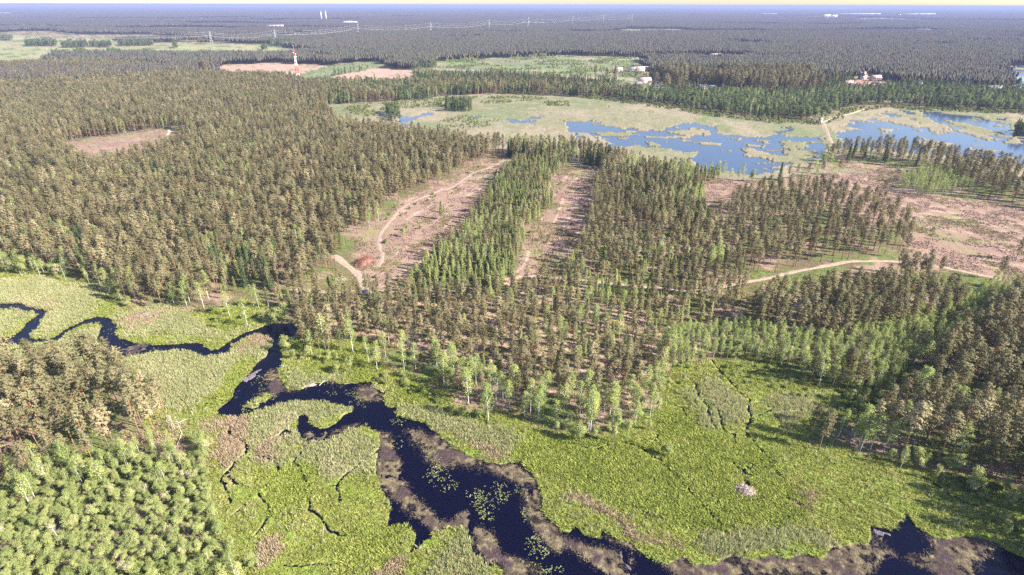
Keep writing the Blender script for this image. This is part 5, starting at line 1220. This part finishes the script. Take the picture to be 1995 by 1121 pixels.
stickheap('beaver_lodge', 1452, 958, 2.2, 3.1, 1.3, 520, 1.1, .045, M['lstick'], 'domed pale heap of sticks in the bright green marsh', 'beaver lodge', 4, .75)
stickheap('stick_heap', 1532, 925, .9, .7, .4, 60, .8, .04, M['lstick'], 'small stick heap at the end of a marsh ditch', 'stick heap', 5)
def fallen(pa, pb, r0, label, z0=.3, z1=.3):
    a = at(*pa); b = at(*pb); mb = MB(); a = a + np.array([0, 0, z0]); b = b + np.array([0, 0, z1]); c = (a + b) / 2 + np.array([.15, .1, .1])
    mb.tube([a, c, b], [r0, r0 * .8, r0 * .35], 7); r = np.random.default_rng(int(pa[0]))
    for i in range(6):
        t = r.uniform(.4, .95); q = a * (1 - t) + b * t; d = r.normal(0, 1, 3); d[2] = abs(d[2]); mb.tube([q, q + d * .7], [r0 * .3, r0 * .1], 4)
    o = mb.build('fallen_trunk', M['dead']); tag(o, label, 'fallen trunk')
fallen((341,828),(368,817),.13,'pale fallen trunk lying across the reeds, upper one'); fallen((339,835),(352,832),.14,'short pale fallen trunk below the upper one'); fallen((346,868),(356,838),.15,'long pale broken trunk at the reed edge'); fallen((622,752),(640,734),.14,'white fallen trunk on the muddy river bank',.1,.2); fallen((722,757),(736,748),.12,'dead branch lying on the river edge'); fallen((782,812),(796,800),.12,'forked dead branch reaching over the water'); fallen((20,900),(62,893),.16,'brown fallen trunk on the bare ground in the lower left wood')
fallen((1180,775),(1210,790),.12,'fallen pale log inside the birch tip'); fallen((880,738),(905,735),.12,'fallen pale log at the path above the river')
DEADS = [(337,838,.62,'bare leaning trunk at the lower left wood edge, left of three'),(334,837,.55,'thin bare trunk beside the leaning one'),(341,838,.6,'upright bare trunk, right of three'),(312,893,.6,'pale bare trunk low in the leafy thicket'),(258,902,.6,'bare white trunk at the top of the leafy thicket'),(356,850,.7,'broken bare trunk beside the reeds'),(282,905,.5,'short bare trunk among thicket leaves'),(120,1060,.7,'bare bent white trunk inside the leafy thicket')]
for a, b, s, lab in DEADS:
    p = at(a, b); thing_tree('dead', p[0], p[1], -.05, s * .8, s, lab, 'dead tree', None)

# ------------------------------------------------------------------ low hills on the horizon
def hills():
    m = attrmat('hill_canopy'); n = 400; V = []; c = []
    ang = np.linspace(R(-60), R(60), n); r0, r1, r2 = 36000., 42000., 48000.
    h = 25 * fbm(ang * 9 + 5, ang * 0 + 3, 1, 841, 4) + 35 * np.clip(fbm(ang * 5 + 9, ang * 0, 1, 851, 2) - .45, 0, 1) * 2
    h[ang > .1] += 12
    for q, f in ((r0, 0), (r1, 1), (r2, 0)):
        for i in range(n): V.append((math.sin(ang[i]) * q, math.cos(ang[i]) * q, h[i] * f + .5 - (f == 0) * 3)); c.append((.05, .065, .04))
    Q = [(k * n + i, k * n + i + 1, (k+1) * n + i + 1, (k+1) * n + i) for k in range(2) for i in range(n - 1)]
    o = link('hills', mesh_np('hills', V, [np.array(Q)], [m], attrs={'col': np.array(c)}, smooth=True)); tag(o, kind='structure')
hills()
# ------------------------------------------------------------------ haze
def haze():
    m, N, L = newmat('haze_air'); o = N.new('ShaderNodeOutputMaterial'); v = N.new('ShaderNodeVolumePrincipled')
    v.inputs['Color'].default_value = (.33, .39, .69, 1); v.inputs['Density'].default_value = 9e-5; v.inputs['Anisotropy'].default_value = 0.0
    L.new(v.outputs[0], o.inputs['Volume'])
    b = MB(); b.box(-72000, 72000, -72000, 72000, -3.2, 124); h = b.build('haze', m); tag(h, 'pale bluish haze over the whole plain', 'haze', kind='stuff')
haze()
